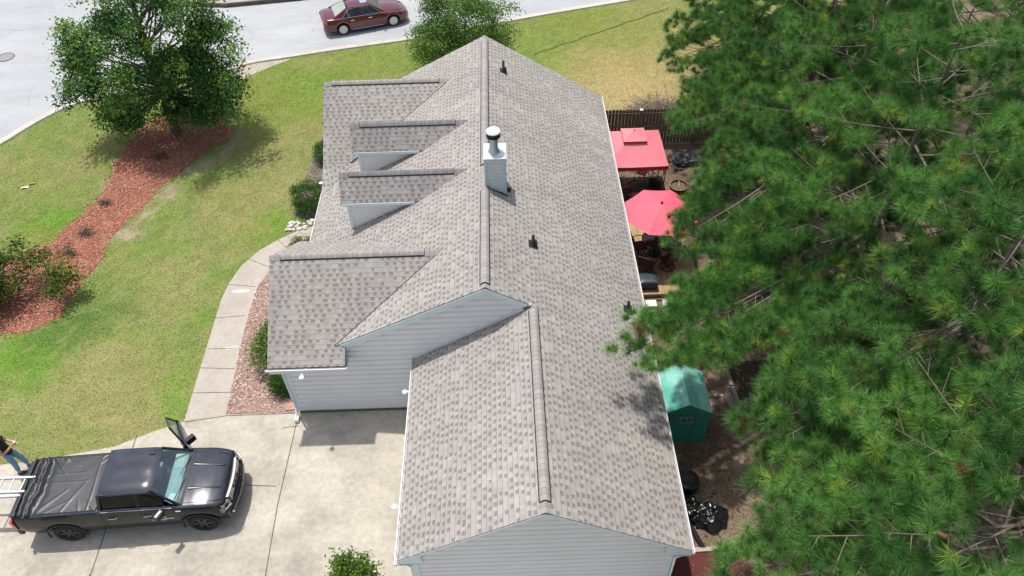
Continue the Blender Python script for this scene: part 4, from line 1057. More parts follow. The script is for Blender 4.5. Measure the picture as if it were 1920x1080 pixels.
def pine(label, base, h, rad, seed, zlow=.25, lean=(0, 0), reach=None, nl=46, nn=135):
    """reach: list of (x, y, z) limb tips in the world that stand out of the crown"""
    r = np.random.RandomState(seed); root = thing('pine_tree', label, 'tree', (*base, 0), group='pines along the back yard')
    wood = MB(); TP = []; TD = []; TT = []; cones = []
    top = np.array([lean[0], lean[1], h])
    pos = lambda t: top * t + np.array([math.sin(t * 5 + seed) * .08, math.cos(t * 4 + seed) * .08, 0]) * (1 - t)
    wood.tube([pos(t) for t in np.linspace(0, 1, 9)], [.17 * (1 - t) + .02 for t in np.linspace(0, 1, 9)], 9)
    limbs = []
    for i in range(nl):
        t = zlow + (.97 - zlow) * ((i + r.rand() * .6) / nl)
        az = i * 2.399 + r.randn() * .25
        prof = (1 - ((t - zlow) / (1 - zlow)) ** 1.5) * .8 + .2
        ln = rad * prof * r.uniform(.7, 1.06)
        limbs.append((t, az, ln, r.uniform(-.1, .35) + .5 * max(0, t - .6), None))
    if reach:
        for q in reach:
            v = np.array(q) - np.array([*base, 0]); limbs.append((np.clip((v[2] + .3) / h, .15, .9), math.atan2(v[1], v[0]), 0, 0, v))
    for (t, az, ln, el, tgt) in limbs:
        s = pos(t)
        if tgt is None:
            d = np.array([math.cos(az) * math.cos(el), math.sin(az) * math.cos(el), math.sin(el)]); end = s + d * ln + np.array([0, 0, .08 * ln])
        else: end = tgt; ln = np.linalg.norm(end - s); d = (end - s) / ln
        mid = s + (end - s) * .5 + np.array([r.randn() * .08, r.randn() * .08, -.06 * ln + .05]) * 1
        B = lambda q: (1 - q) ** 2 * s + 2 * q * (1 - q) * mid + q * q * end
        k0 = .012 + .006 * ln
        wood.tube([B(q) for q in (0, .25, .5, .75, 1)], [k0, k0 * .85, k0 * .65, k0 * .45, .007], 5)
        tone_l = r.rand()
        q = .22 + .1 * r.rand()
        side = 1
        while q < 1.0:
            p = B(q); rem = (1 - q) * ln
            dd = unit((B(min(1, q + .05)) - B(q - .05))[None])[0]
            sdv = unit(np.cross(dd, [0, 0, 1])[None])[0] * side
            sl_ = (.45 + .45 * rem) * r.uniform(.6, 1.2)
            sl_ = min(sl_, 1.7)
            bd = unit((dd * r.uniform(.45, .9) + sdv * r.uniform(.6, 1) + np.array([0, 0, r.uniform(-.05, .4)]))[None])[0]
            e_ = p + bd * sl_
            wood.tube([p, p + bd * sl_ * .55 + np.array([0, 0, -.03]), e_], [.010, .007, .004], 3)
            nt_ = max(3, int(sl_ / .17))
            for j in range(nt_):
                f = 1 - j * .11 / sl_
                c_ = p + bd * sl_ * f
                tv = bd + np.array([0, 0, .6]) + r.randn(3) * .28
                if j: 
                    off = unit((np.cross(bd, [0, 0, 1]) * (1 if r.rand() < .5 else -1) + bd * .8 + np.array([0, 0, .4]))[None])[0] * r.uniform(.12, .34)
                    wood.tube([c_, c_ + off], [.007, .004], 3); c_ = c_ + off; tv = off + np.array([0, 0, .15])
                TP.append(c_); TD.append(tv); TT.append(tone_l)
            if r.rand() < .03 and len(cones) < 16:
                cones.append((Vector(p + bd * sl_ * .6), bd))
            side = -side; q += r.uniform(.17, .30) / max(ln, .6)
        TP.append(end); TD.append(d + np.array([0, 0, .3])); TT.append(tone_l)
    for k in range(int(nl * .16)):    # bare dead twigs inside
        t = r.uniform(.12, .8); az = r.rand() * 6.28; ln = rad * r.uniform(.2, .7); s = pos(t)
        e_ = s + np.array([math.cos(az), math.sin(az), r.uniform(-.2, .3)]) * ln
        m_ = (s + e_) / 2 + r.randn(3) * .12
        wood.tube([s, m_, e_], [.016, .011, .005], 4)
        for j in range(3):
            f = r.uniform(.4, .95); a = m_ + (e_ - m_) * f; wood.tube([a, a + r.randn(3) * .28], [.006, .003], 3)
    wood.build('trunk', Mt['pinebark'], root, 60, fixn=False)
    for i, (c, bd_) in enumerate(cones):
        co = bpy.data.objects.new('cone', CONES[i % 3 > 0]); C.objects.link(co); co.parent = root; co.location = c
        co.rotation_euler = Vector(bd_).to_track_quat('Z', 'Y').to_euler()
    TP = np.array(TP); TD = np.array(TD); tt = (np.array(TT)[:, None] * .5 + r.rand(len(TP), 1) * .5) ** 1.3
    tone = np.array([0.035, 0.12, 0.03]) * (1 - tt) + np.array([0.17, 0.37, 0.075]) * tt
    V, c = tufts(TP, TD, nn, r.uniform(.17, .37, len(TP)), r, tone)
    np_mesh('crown', V, np.arange(len(V)).reshape(-1, 3), Mt['needle'], root, c)
    return len(TP)

NT = 0
NT += pine('pine overhanging the black trash bags, its crown filling the lower right', (9.6, -7.9), 12.4, 4.9, 101, .24, (0, -.2), [(5.85, -5.8, 5.6), (4.6, -7.6, 5.3), (5.5, -6.5, 5.5), (4.7, -8.2, 5.6), (6.1, -6.3, 6.3), (5.7, -7.2, 6.6), (5.2, -8.4, 6.4), (6.3, -6.0, 6.2), (6.6, -6.9, 7.2), (4.7, -7.7, 4.7), (5.6, -8.0, 7.2)], nl=54)
NT += pine('pine standing behind the timber edging with boughs reaching over the bare dirt', (11.0, -2.9), 12.2, 4.6, 102, .22, (0, 0), [(6.6, -4.3, 5.5), (6.0, -4.9, 5.2), (7.4, -3.2, 5.6), (5.9, -4.7, 5.6), (6.3, -4.5, 6.2), (6.2, -5.4, 6.2), (6.9, -3.9, 6.6), (6.9, -5.2, 7.0), (7.4, -3.0, 6.4)], nl=54)
NT += pine('pine whose longest bough hangs over the roof edge', (11.2, 2.0), 11.8, 5.1, 103, .25, (0, 0), [(3.55, -2.0, 4.95), (3.95, -2.15, 4.9), (4.3, -1.95, 4.95), (4.9, -1.6, 5.1), (5.3, -1.3, 5.2), (4.5, -2.05, 4.95), (4.7, -1.95, 4.9), (6.5, .6, 5.2), (5.3, -1.3, 5.0), (6.1, -1.4, 5.2)])
NT += pine('pine with boughs touching the red patio umbrella', (11.6, 6.6), 11.6, 4.5, 104, .25, (0, 0), [(6.1, 2.7, 4.9), (6.8, 3.5, 4.9), (5.45, 1.6, 5.0), (6.85, 4.7, 5.0), (7.1, 5.7, 5.0), (5.6, 2.0, 4.9), (6.0, 2.2, 5.3)])
NT += pine('pine beside the brush pile and the end of the fence', (12.3, 11.2), 12.0, 5.0, 105, .18, (0, 0), [(6.95, 7.9, 5.0), (7.3, 8.9, 5.0), (7.75, 10.4, 4.8), (6.75, 8.3, 4.7), (7.05, 9.7, 4.8), (7.35, 11.4, 4.8)])
NT += pine('farthest pine, against the yellow lawn at the top', (13.6, 17.2), 12.0, 5.2, 106, .15, (0, 0), [(7.5, 14.2, 5.0), (7.4, 12.7, 4.8), (7.3, 13.4, 4.2)])
NT += pine('pine deep in the grove, second row behind the umbrella pine', (17.6, 4.6), 13.0, 5.2, 107, .3, nn=40)
NT += pine('pine deep in the grove, second row behind the timber edging', (16.6, -3.4), 13.0, 5.0, 108, .3, nn=40)
NT += pine('pine in the upper right corner of the grove with bare grey limbs', (19.2, 11.0), 13.0, 5.4, 109, .35, nn=38)
NT += pine('pine at the top right edge, behind the farthest front pine', (21.0, 18.5), 13.5, 5.6, 110, .25, nn=36)
NT += pine('rearmost pine of the grove, barely showing at the top right', (27.5, 22.5), 13.0, 5.5, 111, .2, nn=32, nl=36)
print('tufts', NT)

# ------------------------------------------------------------------ vehicles
def paint(name, col, rough=0.25, metal=0.0, coat=1.0):
    m = simple(name, col, rough, 0.06, 3, metal=metal, coat=coat)
    return m
def skysheen_paint():
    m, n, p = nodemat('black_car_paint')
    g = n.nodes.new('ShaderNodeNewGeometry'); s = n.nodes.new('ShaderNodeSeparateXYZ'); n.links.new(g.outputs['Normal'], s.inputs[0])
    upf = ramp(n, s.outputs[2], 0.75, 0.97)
    d = math_(n, 'MULTIPLY', upf, ramp(n, noise(n, 2.2, 7, .68), .25, .75, (.45,) * 3, (1,) * 3))   # bluish sky sheen painted into the colour of upward faces, mottled
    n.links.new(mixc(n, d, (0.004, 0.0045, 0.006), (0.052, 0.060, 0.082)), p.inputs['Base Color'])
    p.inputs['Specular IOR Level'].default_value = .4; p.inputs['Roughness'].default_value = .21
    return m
Mt['blackpaint'] = skysheen_paint()
Mt['redpaint'] = paint('maroon_car_paint', (0.105, 0.002, 0.013), 0.14, 0.1)
Mt['chrome'] = simple('chrome', (0.75, 0.76, 0.78), 0.12, 0.05, 3, metal=1.0)
Mt['plastic'] = simple('black_trim_plastic', (0.02, 0.02, 0.022), 0.55, .2)
Mt['tyre'] = simple('tyre_rubber', (0.018, 0.018, 0.019), 0.8, .2, bmp=.2)
Mt['glass_t'] = glassmat('truck_windscreen', (0.86, 0.97, 0.97), 2.6)
Mt['glass_dark'] = glassmat('tinted_side_glass', (0.03, 0.045, 0.035), 0.7)
Mt['glass_c'] = glassmat('car_glass', (0.45, 0.55, 0.55), 1.6)
Mt['lamp'] = simple('headlamp_lens', (0.17, 0.18, 0.17), 0.15, 0.3, 14, coat=1.0)
Mt['redlamp'] = simple('tail_lamp_lens', (0.45, 0.015, 0.03), 0.2, .1, coat=1.0)
Mt['cloth'] = simple('grey_seat_cloth', (0.3, 0.32, 0.33), 0.9)

def shell(T, xs_extra=(), arches=(), step=.06):
    """T: dict of (x, value) tables w, zs, zc, zb, tub; returns MB of the lower body, lofted along x"""
    x0, x1 = T['w'][0][0], T['w'][-1][0]
    xs = set(np.round(np.arange(x0, x1, step), 3).tolist() + [x1] + list(xs_extra))
    for (ax, az, ar) in arches:
        for k in range(17):
            xs.add(round(ax + ar * math.cos(math.pi * k / 16), 4))
    xs = sorted(x for x in xs if x0 <= x <= x1)
    f = lambda key, x: float(np.interp(x, [p[0] for p in T[key]], [p[1] for p in T[key]]))
    mb = MB(); vs = []; n = None
    for x in xs:
        w_, zs, zc, zb = f('w', x), f('zs', x), f('zc', x), f('zb', x)
        for (ax, az, ar) in arches:
            if abs(x - ax) < ar: zb = max(zb, az + math.sqrt(max(ar * ar - (x - ax) ** 2, 0)))
        tub = next((t for t in T.get('tub', ()) if t[0] <= x <= t[1]), None)
        H = zs - zb
        half = [(w_ - .05, zb), (w_ - .005, zb + .18 * H), (w_ + .004, zb + .5 * H), (w_ - .012, zb + .8 * H), (w_ - .035, zs - .035), (w_ - .085, zs)]
        if tub: half += [(w_ - .13, zs - .004), (w_ - .14, zs - .012), (w_ - .16, tub[2]), (w_ * .4, tub[2]), (0, tub[2])]
        else: half += [((w_ - .085) * q, zs + (1 - q ** 2.2) * (zc - zs)) for q in (.92, .8, .62, .36, 0)]
        row = [(x, -y, z) for y, z in half] + [(x, y, z) for y, z in half[-2::-1]]
        n = len(row); vs += row
    mb.add(vs, [(i * n + k, (i + 1) * n + k, (i + 1) * n + k + 1, i * n + k + 1) for i in range(len(xs) - 1) for k in range(n - 1)])
    mb.add(vs[:n], [tuple(range(n))]); mb.add(vs[-n:], [tuple(range(n))[::-1]])
    return mb

def arc_bar(mb, x0, c, a, z0, z1, t, m=0, n=12, p=2):
    """bar following the nose: x = x0 - c|y|^p over |y|<a, from z0 to z1, depth t"""
    vs = []
    for i in range(n + 1):
        y = -a + 2 * a * i / n; x = x0 - c * abs(y) ** p
        vs += [(x, y, z0), (x, y, z1), (x - t, y, z1), (x - t, y, z0)]
    fs = [(i * 4 + k, i * 4 + (k + 1) % 4, (i + 1) * 4 + (k + 1) % 4, (i + 1) * 4 + k) for i in range(n) for k in range(4)] + [(0, 1, 2, 3), (n * 4 + 3, n * 4 + 2, n * 4 + 1, n * 4)]
    return mb.add(vs, fs, m)

def wheel(parent, x, y, z, r, wd, rim_mat, spokes, hole=.62, twist=0, fat=1.0):
    """axis along y; outer face away from the body centre"""
    s = 1 if y > 0 else -1
    w_ = MB(); ri = r * hole + .02
    w_.lathe([(ri, -wd / 2), (r * .86, -wd / 2), (r * .97, -wd * .38), (r, -wd * .2), (r, wd * .2), (r * .97, wd * .38), (r * .86, wd / 2), (ri, wd / 2), (ri - .02, wd * .3), (ri - .02, -wd * .3), (ri, -wd / 2)], 32, (0, 0, 0), 'y', 0, False)
    root = bpy.data.objects.new('wheel', None); C.objects.link(root); root.parent = parent; root.location = (x, y, z); root.empty_display_size = .1
    w_.build('tyre', Mt['tyre'], root, 35)
    m = MB(); f = s * wd * .38
    m.lathe([(ri, f - s * .01), (ri - .025, f), (ri - .03, f - s * .05), (.0, f - s * .06)], 32, (0, 0, 0), 'y', 1, False)
    m.lathe([(ri + .004, f - s * .004), (ri + .004, f + s * .006), (ri - .03 * fat, f + s * .006), (ri - .03 * fat, f - s * .004)], 32, (0, 0, 0), 'y', 0, False)
    for k in range(spokes):
        a = 2 * math.pi * k / spokes + twist; d = Vector((math.cos(a), 0, math.sin(a))); q = Vector((-math.sin(a), 0, math.cos(a)))
        w1, w2 = fat * .028 * 5.5 / spokes * 1.3, fat * .05 * 5.5 / spokes * 1.3
        b = Vector((0, f - s * .004, 0)); t = Vector((0, s * .03, 0))
        P0, P1 = b + d * .03, b + d * (ri - .012)
        m.add([P0 - q * w1, P0 + q * w1, P1 + q * w2, P1 - q * w2, P0 - q * w1 - t * 1, P0 + q * w1 - t, P1 + q * w2 - t, P1 - q * w2 - t], [(0, 1, 2, 3), (0, 4, 5, 1), (1, 5, 6, 2), (2, 6, 7, 3), (3, 7, 4, 0)])
    m.lathe([(0.055, f - s * .03), (.055, f + s * .004), (.0, f + s * .012)], 16, (0, 0, 0), 'y')
    m.build('rim', [rim_mat, Mt['dark']], root, 35)
    return root

def quadglass(name, pts, mat, parent, th=.006):
    pts = [Vector(p) for p in pts]; nrm = (pts[1] - pts[0]).cross(pts[2] - pts[0]).normalized() * th
    n = len(pts)
    return MB().add(pts + [p - nrm for p in pts], [tuple(range(n)), tuple(range(n, 2 * n))[::-1]] + [(i, i + n, (i + 1) % n + n, (i + 1) % n) for i in range(n)]).build(name, mat, parent)

def rib_roof(mb, x0, x1, wy0, wy1, z, crown, th=.05, nx=16, ny=14, ribs=0, endz=.05, e=5):
    """rounded roof panel from x0 to x1, half widths wy0 (rear) to wy1 (front)"""
    def fn(u, v):
        x = x0 + (x1 - x0) * u; hw = wy0 + (wy1 - wy0) * u; s = 2 * v - 1; a = 2 * u - 1
        zz = z + crown * (1 - s * s) - endz * (abs(a) ** e) - endz * (abs(s) ** e)
        if ribs and abs(s) < .8 and abs(a) < .86:
            zz += .007 * math.cos(s * math.pi * ribs)
        return (x, hw * s, zz)
    return mb.grid(fn, nx, ny)

# ---- black pickup
tk = thing('pickup_truck', 'black crew cab pickup truck on the driveway, far front door standing open', 'truck', (-9.89, -2.98, 0.0), math.radians(2.7))
T = dict(w=[(-3.0, .9), (-2.97, .95), (-2.8, .985), (-2.4, 1.0), (1.4, 1.0), (2.1, .985), (2.4, .945), (2.56, .87), (2.63, .80)],
         zs=[(-3.0, 1.31), (-2.96, 1.34), (-.66, 1.36), (-.62, 1.38), (.6, 1.35), (1.15, 1.31), (1.6, 1.277), (1.85, 1.262), (2.1, 1.232), (2.3, 1.195), (2.52, 1.14), (2.63, 1.05)],
         zc=[(-3.0, 1.31), (-2.96, 1.34), (-.66, 1.36), (1.1, 1.36), (1.5, 1.34), (1.75, 1.336), (2.0, 1.316), (2.2, 1.285), (2.4, 1.238), (2.5, 1.2), (2.63, 1.08)],
         zb=[(-3.0, .66), (-2.6, .55), (-1.2, .48), (1.2, .48), (2.3, .5), (2.63, .55)],
         tub=[(-2.94, -.69, 0.75), (-.6, 1.38, .8)])
body = shell(T, (-2.945, -2.935, -.695, -.685, -.605, -.595, 1.375, 1.385), ((-1.82, .42, .5), (1.82, .42, .5)))
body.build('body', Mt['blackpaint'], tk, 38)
MB().box((0, 0, .52), (5.2, 1.5, .14)).box((0, 0, .62), (4.8, 1.86, .04)).build('underbody', Mt['dark'], tk)
RIMT = simple('satin_black_alloy', (0.05, 0.05, 0.053), .35, .1)
# wheel arch liners and flares
for s in (-1, 1):
    for ax in (-1.82, 1.82):
        t = MB()
        pts = [(ax + .5 * math.cos(a), s * .985, .42 + .5 * math.sin(a)) for a in np.linspace(-.15, math.pi + .15, 20)]
        t.tube(pts, .03, 6)
        t.build('wheel_arch_trim', Mt['plastic'], tk, 50)
        wheel(tk, ax, s * .86, .405, .405, .27, RIMT, 6)
# hood ribs and seams
for s in (-1, 1):
    h = MB()
    h.add([(1.58, s * .34, 1.345), (1.58, s * .42, 1.341), (2.42, s * .38, 1.247), (2.42, s * .31, 1.252), (1.58, s * .36, 1.358), (1.58, s * .40, 1.355), (2.38, s * .36, 1.268), (2.38, s * .33, 1.270)],
          [(4, 5, 6, 7), (0, 4, 7, 3), (1, 2, 6, 5), (0, 1, 5, 4), (3, 7, 6, 2)])
    h.build('hood_ridge', Mt['blackpaint'], tk, 40)
h = MB()
for s in (-1, 1):
    h.tube([(1.48, s * .80, 1.305), (1.8, s * .79, 1.28), (2.35, s * .74, 1.218), (2.5, s * .68, 1.185)], .008, 5)
    h.tube([(-.62, s * .985, 1.33), (-.62, s * 1.0, 1.1), (-.62, s * 1.0, .62)], .007, 4)
    h.tube([(.42, s * .985, 1.3), (.42, s * 1.0, 1.1), (.42, s * 1.0, .55)], .006, 4)
    h.tube([(1.28, s * .985, 1.2), (1.24, s * 1.0, .9), (1.24, s * 1.0, .62)], .006, 4)
h.build('panel_gap', Mt['plastic'], tk)
MB().grid(lambda u, v: (1.36 + .16 * u, -.86 + 1.72 * v, 1.300 + .03 * (1 - (2 * v - 1) ** 2) + .012 * u), 3, 10).build('cowl', Mt['plastic'], tk, 40)
for y0, y1 in ((-.05, -.72), (.62, .05)):
    MB().tube([(1.44, y0, 1.35), (1.37, (y0 + y1) / 2, 1.365), (1.29, y1, 1.39)], .012, 5).build('wiper', Mt['plastic'], tk)
# cab
rf = MB(); rib_roof(rf, -.62, .82, .735, .715, 1.86, .03, ribs=3, endz=.055, e=6)
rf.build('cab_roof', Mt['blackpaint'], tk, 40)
pl = MB()
for s in (-1, 1):
    pl.bar((1.44, s * .845, 1.29), (.78, s * .665, 1.80), .05, .08)
    pl.bar((-.63, s * .855, 1.36), (-.57, s * .68, 1.80), .10, .06)
    pl.bar((.40, s * .86, 1.34), (.36, s * .69, 1.80), .07, .05)
    pl.bar((-.56, s * .675, 1.79), (.76, s * .655, 1.79), .06, .06)
pl.bar((-.58, -.67, 1.785), (-.58, .67, 1.785), .05, .06); pl.bar((.76, -.65, 1.785), (.76, .65, 1.785), .05, .05)
pl.box((-.655, 0, 1.42), (.06, 1.7, .16))
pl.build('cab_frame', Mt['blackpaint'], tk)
quadglass('windscreen', [(1.42, -.81, 1.31), (1.42, .81, 1.31), (.80, .645, 1.805), (.80, -.645, 1.805)], Mt['glass_t'], tk)
quadglass('rear_window', [(-.65, .80, 1.46), (-.65, -.80, 1.46), (-.61, -.66, 1.8), (-.61, .66, 1.8)], Mt['glass_dark'], tk)
quadglass('side_window', [(-.55, -.865, 1.37), (.38, -.865, 1.35), (.34, -.715, 1.815), (-.52, -.715, 1.815)], Mt['glass_dark'], tk)
quadglass('side_window', [(.43, -.865, 1.35), (1.30, -.85, 1.325), (.74, -.69, 1.785), (.40, -.715, 1.815)], Mt['glass_dark'], tk)
quadglass('side_window', [(.38, .865, 1.35), (-.55, .865, 1.37), (-.52, .715, 1.815), (.34, .715, 1.815)], Mt['glass_dark'], tk)
t = MB(); t.bar((-.6, -.945, 1.355), (.46, -.945, 1.34), .012, .02); t.bar((.46, -.945, 1.34), (1.25, -.935, 1.31), .012, .02); t.build('window_trim', Mt['chrome'], tk)
# interior
i_ = MB(); i_.box((1.18, 0, 1.21), (.40, 1.56, .14)).box((1.06, 0, 1.02), (.2, 1.56, .3)); i_.build('dashboard', simple('dash_vinyl', (0.42, 0.48, 0.49), .8), tk)
for y in (-.42, .42):
    t = MB(); t.box((.28, y, .98), (.55, .54, .2)).box((0, y, 1.25), (.16, .52, .62), R3(0, -.2, 0)).box((-.16, y, 1.62), (.1, .26, .17)); t.build('seat', Mt['cloth'], tk)
t = MB(); t.box((-.42, 0, 1.2), (.16, 1.5, .6)); t.build('rear_bench', Mt['cloth'], tk)
sw = MB().ring((0, 0, 0), .19, .016, 24, 6, 'x').bar((0, -.17, 0), (0, .17, 0), .03, .05).bar((0, 0, 0), (.2, 0, -.05), .04, .04).build('steering_wheel', Mt['plastic'], tk); sw.location = (.78, .40, 1.34); sw.rotation_euler = (0, .45, 0)
quadglass('paper_on_dash', [(1.24, -.72, 1.295), (1.30, -.50, 1.295), (1.12, -.48, 1.31), (1.07, -.68, 1.31)], Mt['white'], tk)
quadglass('light_mat_on_dash', [(1.28, .32, 1.29), (1.28, .70, 1.29), (1.04, .70, 1.295), (1.04, .32, 1.295)], simple('pale_dash_mat', (0.55, 0.56, 0.5), .9), tk)
# mirrors
for s in (-1,):
    t = MB(); t.box((0, 0, 0), (.12, .25, .18), None, 0).box((-.01, 0, .094), (.07, .21, .010), None, 1)
    mo = t.build('mirror', [Mt['blackpaint'], Mt['chrome']], tk); mo.location = (.98, s * 1.13, 1.30); mo.rotation_euler = (0, 0, -.5 * -s)
t = MB().bar((1.0, -.9, 1.27), (.99, -1.02, 1.28), .06, .05); t.build('mirror_arm', Mt['plastic'], tk)
for x in (-.35, .58):
    t = MB(); t.tube([(x - .11, -1.002, 1.14), (x - .09, -1.035, 1.145), (x + .09, -1.035, 1.145), (x + .11, -1.002, 1.14)], .015, 6); t.build('door_handle', Mt['chrome'], tk, 50)
# open far door, hinged at the front pillar
dr = bpy.data.objects.new('open_door', None); C.objects.link(dr); dr.parent = tk; dr.location = (1.22, .98, 0); dr.rotation_euler = (0, 0, math.radians(-63)); dr.empty_display_size = .1
t = MB()
def door_pt(x, z): return (x, 0, z)
t.grid(lambda u, v: (-.04 - .98 * u, .02 * math.sin(math.pi * v) + .03, .55 + .76 * v), 8, 6); t.grid(lambda u, v: (-.04 - .98 * u, -.06 - .03 * math.sin(3.14 * v), .55 + .76 * v), 8, 6)
t.box((-.53, -.015, 1.315), (.99, .1, .03)); t.box((-.53, -.015, .55), (.99, .1, .03)); t.box((-.03, -.015, .93), (.03, .1, .78)); t.box((-1.03, -.015, .93), (.03, .1, .78))
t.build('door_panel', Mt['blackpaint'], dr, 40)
t = MB(); t.bar((-.03, -.01, 1.32), (-.44, -.19, 1.84), .05, .05); t.bar((-.44, -.19, 1.84), (-.86, -.2, 1.84), .05, .05); t.bar((-.86, -.2, 1.84), (-1.02, -.02, 1.33), .05, .05)
t.build('window_frame', Mt['blackpaint'], dr)
quadglass('window', [(-.06, -.01, 1.34), (-.99, -.02, 1.34), (-.85, -.195, 1.82), (-.45, -.185, 1.82)], glassmat('open_door_glass', (0.55, 0.68, 0.6), 1.0), dr)
t = MB(); t.box((-.16, .17, 1.35), (.13, .27, .2), R3(0, 0, .35)).bar((-.12, .0, 1.3), (-.15, .12, 1.32), .06, .05); t.build('mirror', Mt['blackpaint'], dr)
t = MB(); t.box((-.5, -.085, .95), (.8, .03, .5)).box((-.55, -.11, 1.1), (.45, .05, .06)); t.build('door_trim', simple('tan_door_lining', (0.14, 0.12, 0.11), .8), dr)
# front end
t = MB(); arc_bar(t, 2.76, .20, .90, .5, .80, .2); arc_bar(t, 2.80, .22, .82, .56, .70, .1); t.build('front_bumper', Mt['blackpaint'], tk, 40)
t = MB(); arc_bar(t, 2.685, .14, .60, .80, 1.12, .10); t.build('grille', Mt['plastic'], tk, 40)
t = MB()
for z in (.86, .955, 1.05): arc_bar(t, 2.71, .14, .57, z, z + .034, .05)
arc_bar(t, 2.695, .14, .62, 1.115, 1.14, .06)
gr = t.build('grille_bar', Mt['chrome'], tk, 40)
t = MB(); arc_bar(t, 2.79, .2, .5, .44, .5, .1); t.build('lower_lip', Mt['plastic'], tk)
for s in (-1, 1):
    t = MB(); t.add([(2.66, s * .66, 1.07), (2.52, s * .90, 1.09), (2.46, s * .955, 1.08), (2.48, s * .97, .90), (2.56, s * .925, .88), (2.69, s * .67, .88), (2.57, s * .65, 1.10), (2.44, s * .87, 1.13)], [(0, 1, 4, 5), (1, 2, 3, 4), (6, 7, 1, 0)] if s > 0 else [(5, 4, 1, 0), (4, 3, 2, 1), (0, 1, 7, 6)])
    hl = t.build('headlight', Mt['lamp'], tk)
    t = MB(); t.bar((2.70, s * .72, .95), (2.58, s * .89, .96), .02, .03); t.build('lamp_reflector', Mt['chrome'], hl)
    t = MB(); t.box((2.66, s * .70, .62), (.06, .16, .08), R3(0, 0, -s * .35)); t.build('fog_light', Mt['chrome'], tk)
def text_obj(name, body_, size, mat, parent, loc, rot, ext=.004):
    cu = bpy.data.curves.new(name, 'FONT'); cu.body = body_; cu.size = size; cu.extrude = ext; cu.align_x = 'CENTER'; cu.align_y = 'CENTER'
    tmp = bpy.data.objects.new(name + '_tmp', cu); C.objects.link(tmp)
    dg = bpy.context.evaluated_depsgraph_get(); me = bpy.data.meshes.new_from_object(tmp.evaluated_get(dg))
    bpy.data.objects.remove(tmp); me.name = name
    me.materials.clear(); me.materials.append(mat)
    o = bpy.data.objects.new(name, me); C.objects.link(o); o.parent = parent; o.location = loc; o.rotation_euler = rot
    return o
text_obj('grille_lettering', 'GMC', .24, Mt['plastic'], gr, (2.722, 0, .985), (math.pi / 2, 0, math.pi / 2), .01)
redl = simple('red_vinyl', (0.30, 0.02, 0.03), .5)
text_obj('door_lettering', 'Red', .115, redl, tk, (.62, -1.008, 1.0), (math.pi / 2, 0, 0))
text_obj('door_lettering', 'Roof', .105, Mt['white'], tk, (.93, -1.008, 1.0), (math.pi / 2, 0, 0))
text_obj('door_lettering', '770-824-0079', .07, Mt['white'], tk, (.80, -1.008, .87), (math.pi / 2, 0, 0))
MB().box((1.42, -1.002, 1.24), (.14, .012, .03)).build('fender_badge', Mt['chrome'], tk)
MB().box((1.1, -1.008, .93), (.26, .012, .026)).build('side_badge', Mt['chrome'], tk)
# rear end and bed cover
t = MB(); t.box((-3.03, 0, .62), (.12, 1.86, .2)).box((-3.06, .0, .73), (.08, 1.5, .03)); t.build('rear_bumper', Mt['plastic'], tk)
for s in (-1, 1):
    t = MB(); t.box((-2.985, s * .925, 1.06), (.075, .13, .42)); t.build('tail_light', Mt['redlamp'], tk)
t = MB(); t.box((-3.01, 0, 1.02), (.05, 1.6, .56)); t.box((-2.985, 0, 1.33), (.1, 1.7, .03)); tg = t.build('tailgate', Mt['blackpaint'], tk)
MB().box((-3.04, 0, 1.1), (.02, .3, .06)).build('tailgate_handle', Mt['chrome'], tg)
MB().box((-.665, 0, 1.56), (.04, .30, .055)).build('brake_light', simple('brake_lamp_lens', (0.55, 0.03, 0.08), .25), tk)
cvr = simple('black_vinyl_cover', (0.020, 0.022, 0.026), .42, .2, 8, spec=.6)
CREASE = [(-2.35, .86, -1.9, .35, .035, .03), (-2.3, .88, -2.05, .5, .03, .03), (-2.1, .88, -1.6, .55, .03, .022), (-.75, .86, -1.0, .6, .03, .025), (-.9, .88, -1.1, .7, .02, .02), (-2.4, -.88, -1.7, -.2, .04, .022), (-2.2, -.88, -1.5, -.5, .03, .016), (-1.7, -.88, -1.2, .1, .035, .014), (-.8, -.86, -1.05, -.55, .03, .02), (-1.2, -.88, -1.3, -.5, .03, .012), (-2.75, .3, -2.5, -.1, .03, .03), (-2.6, -.3, -2.4, -.7, .03, .03)]
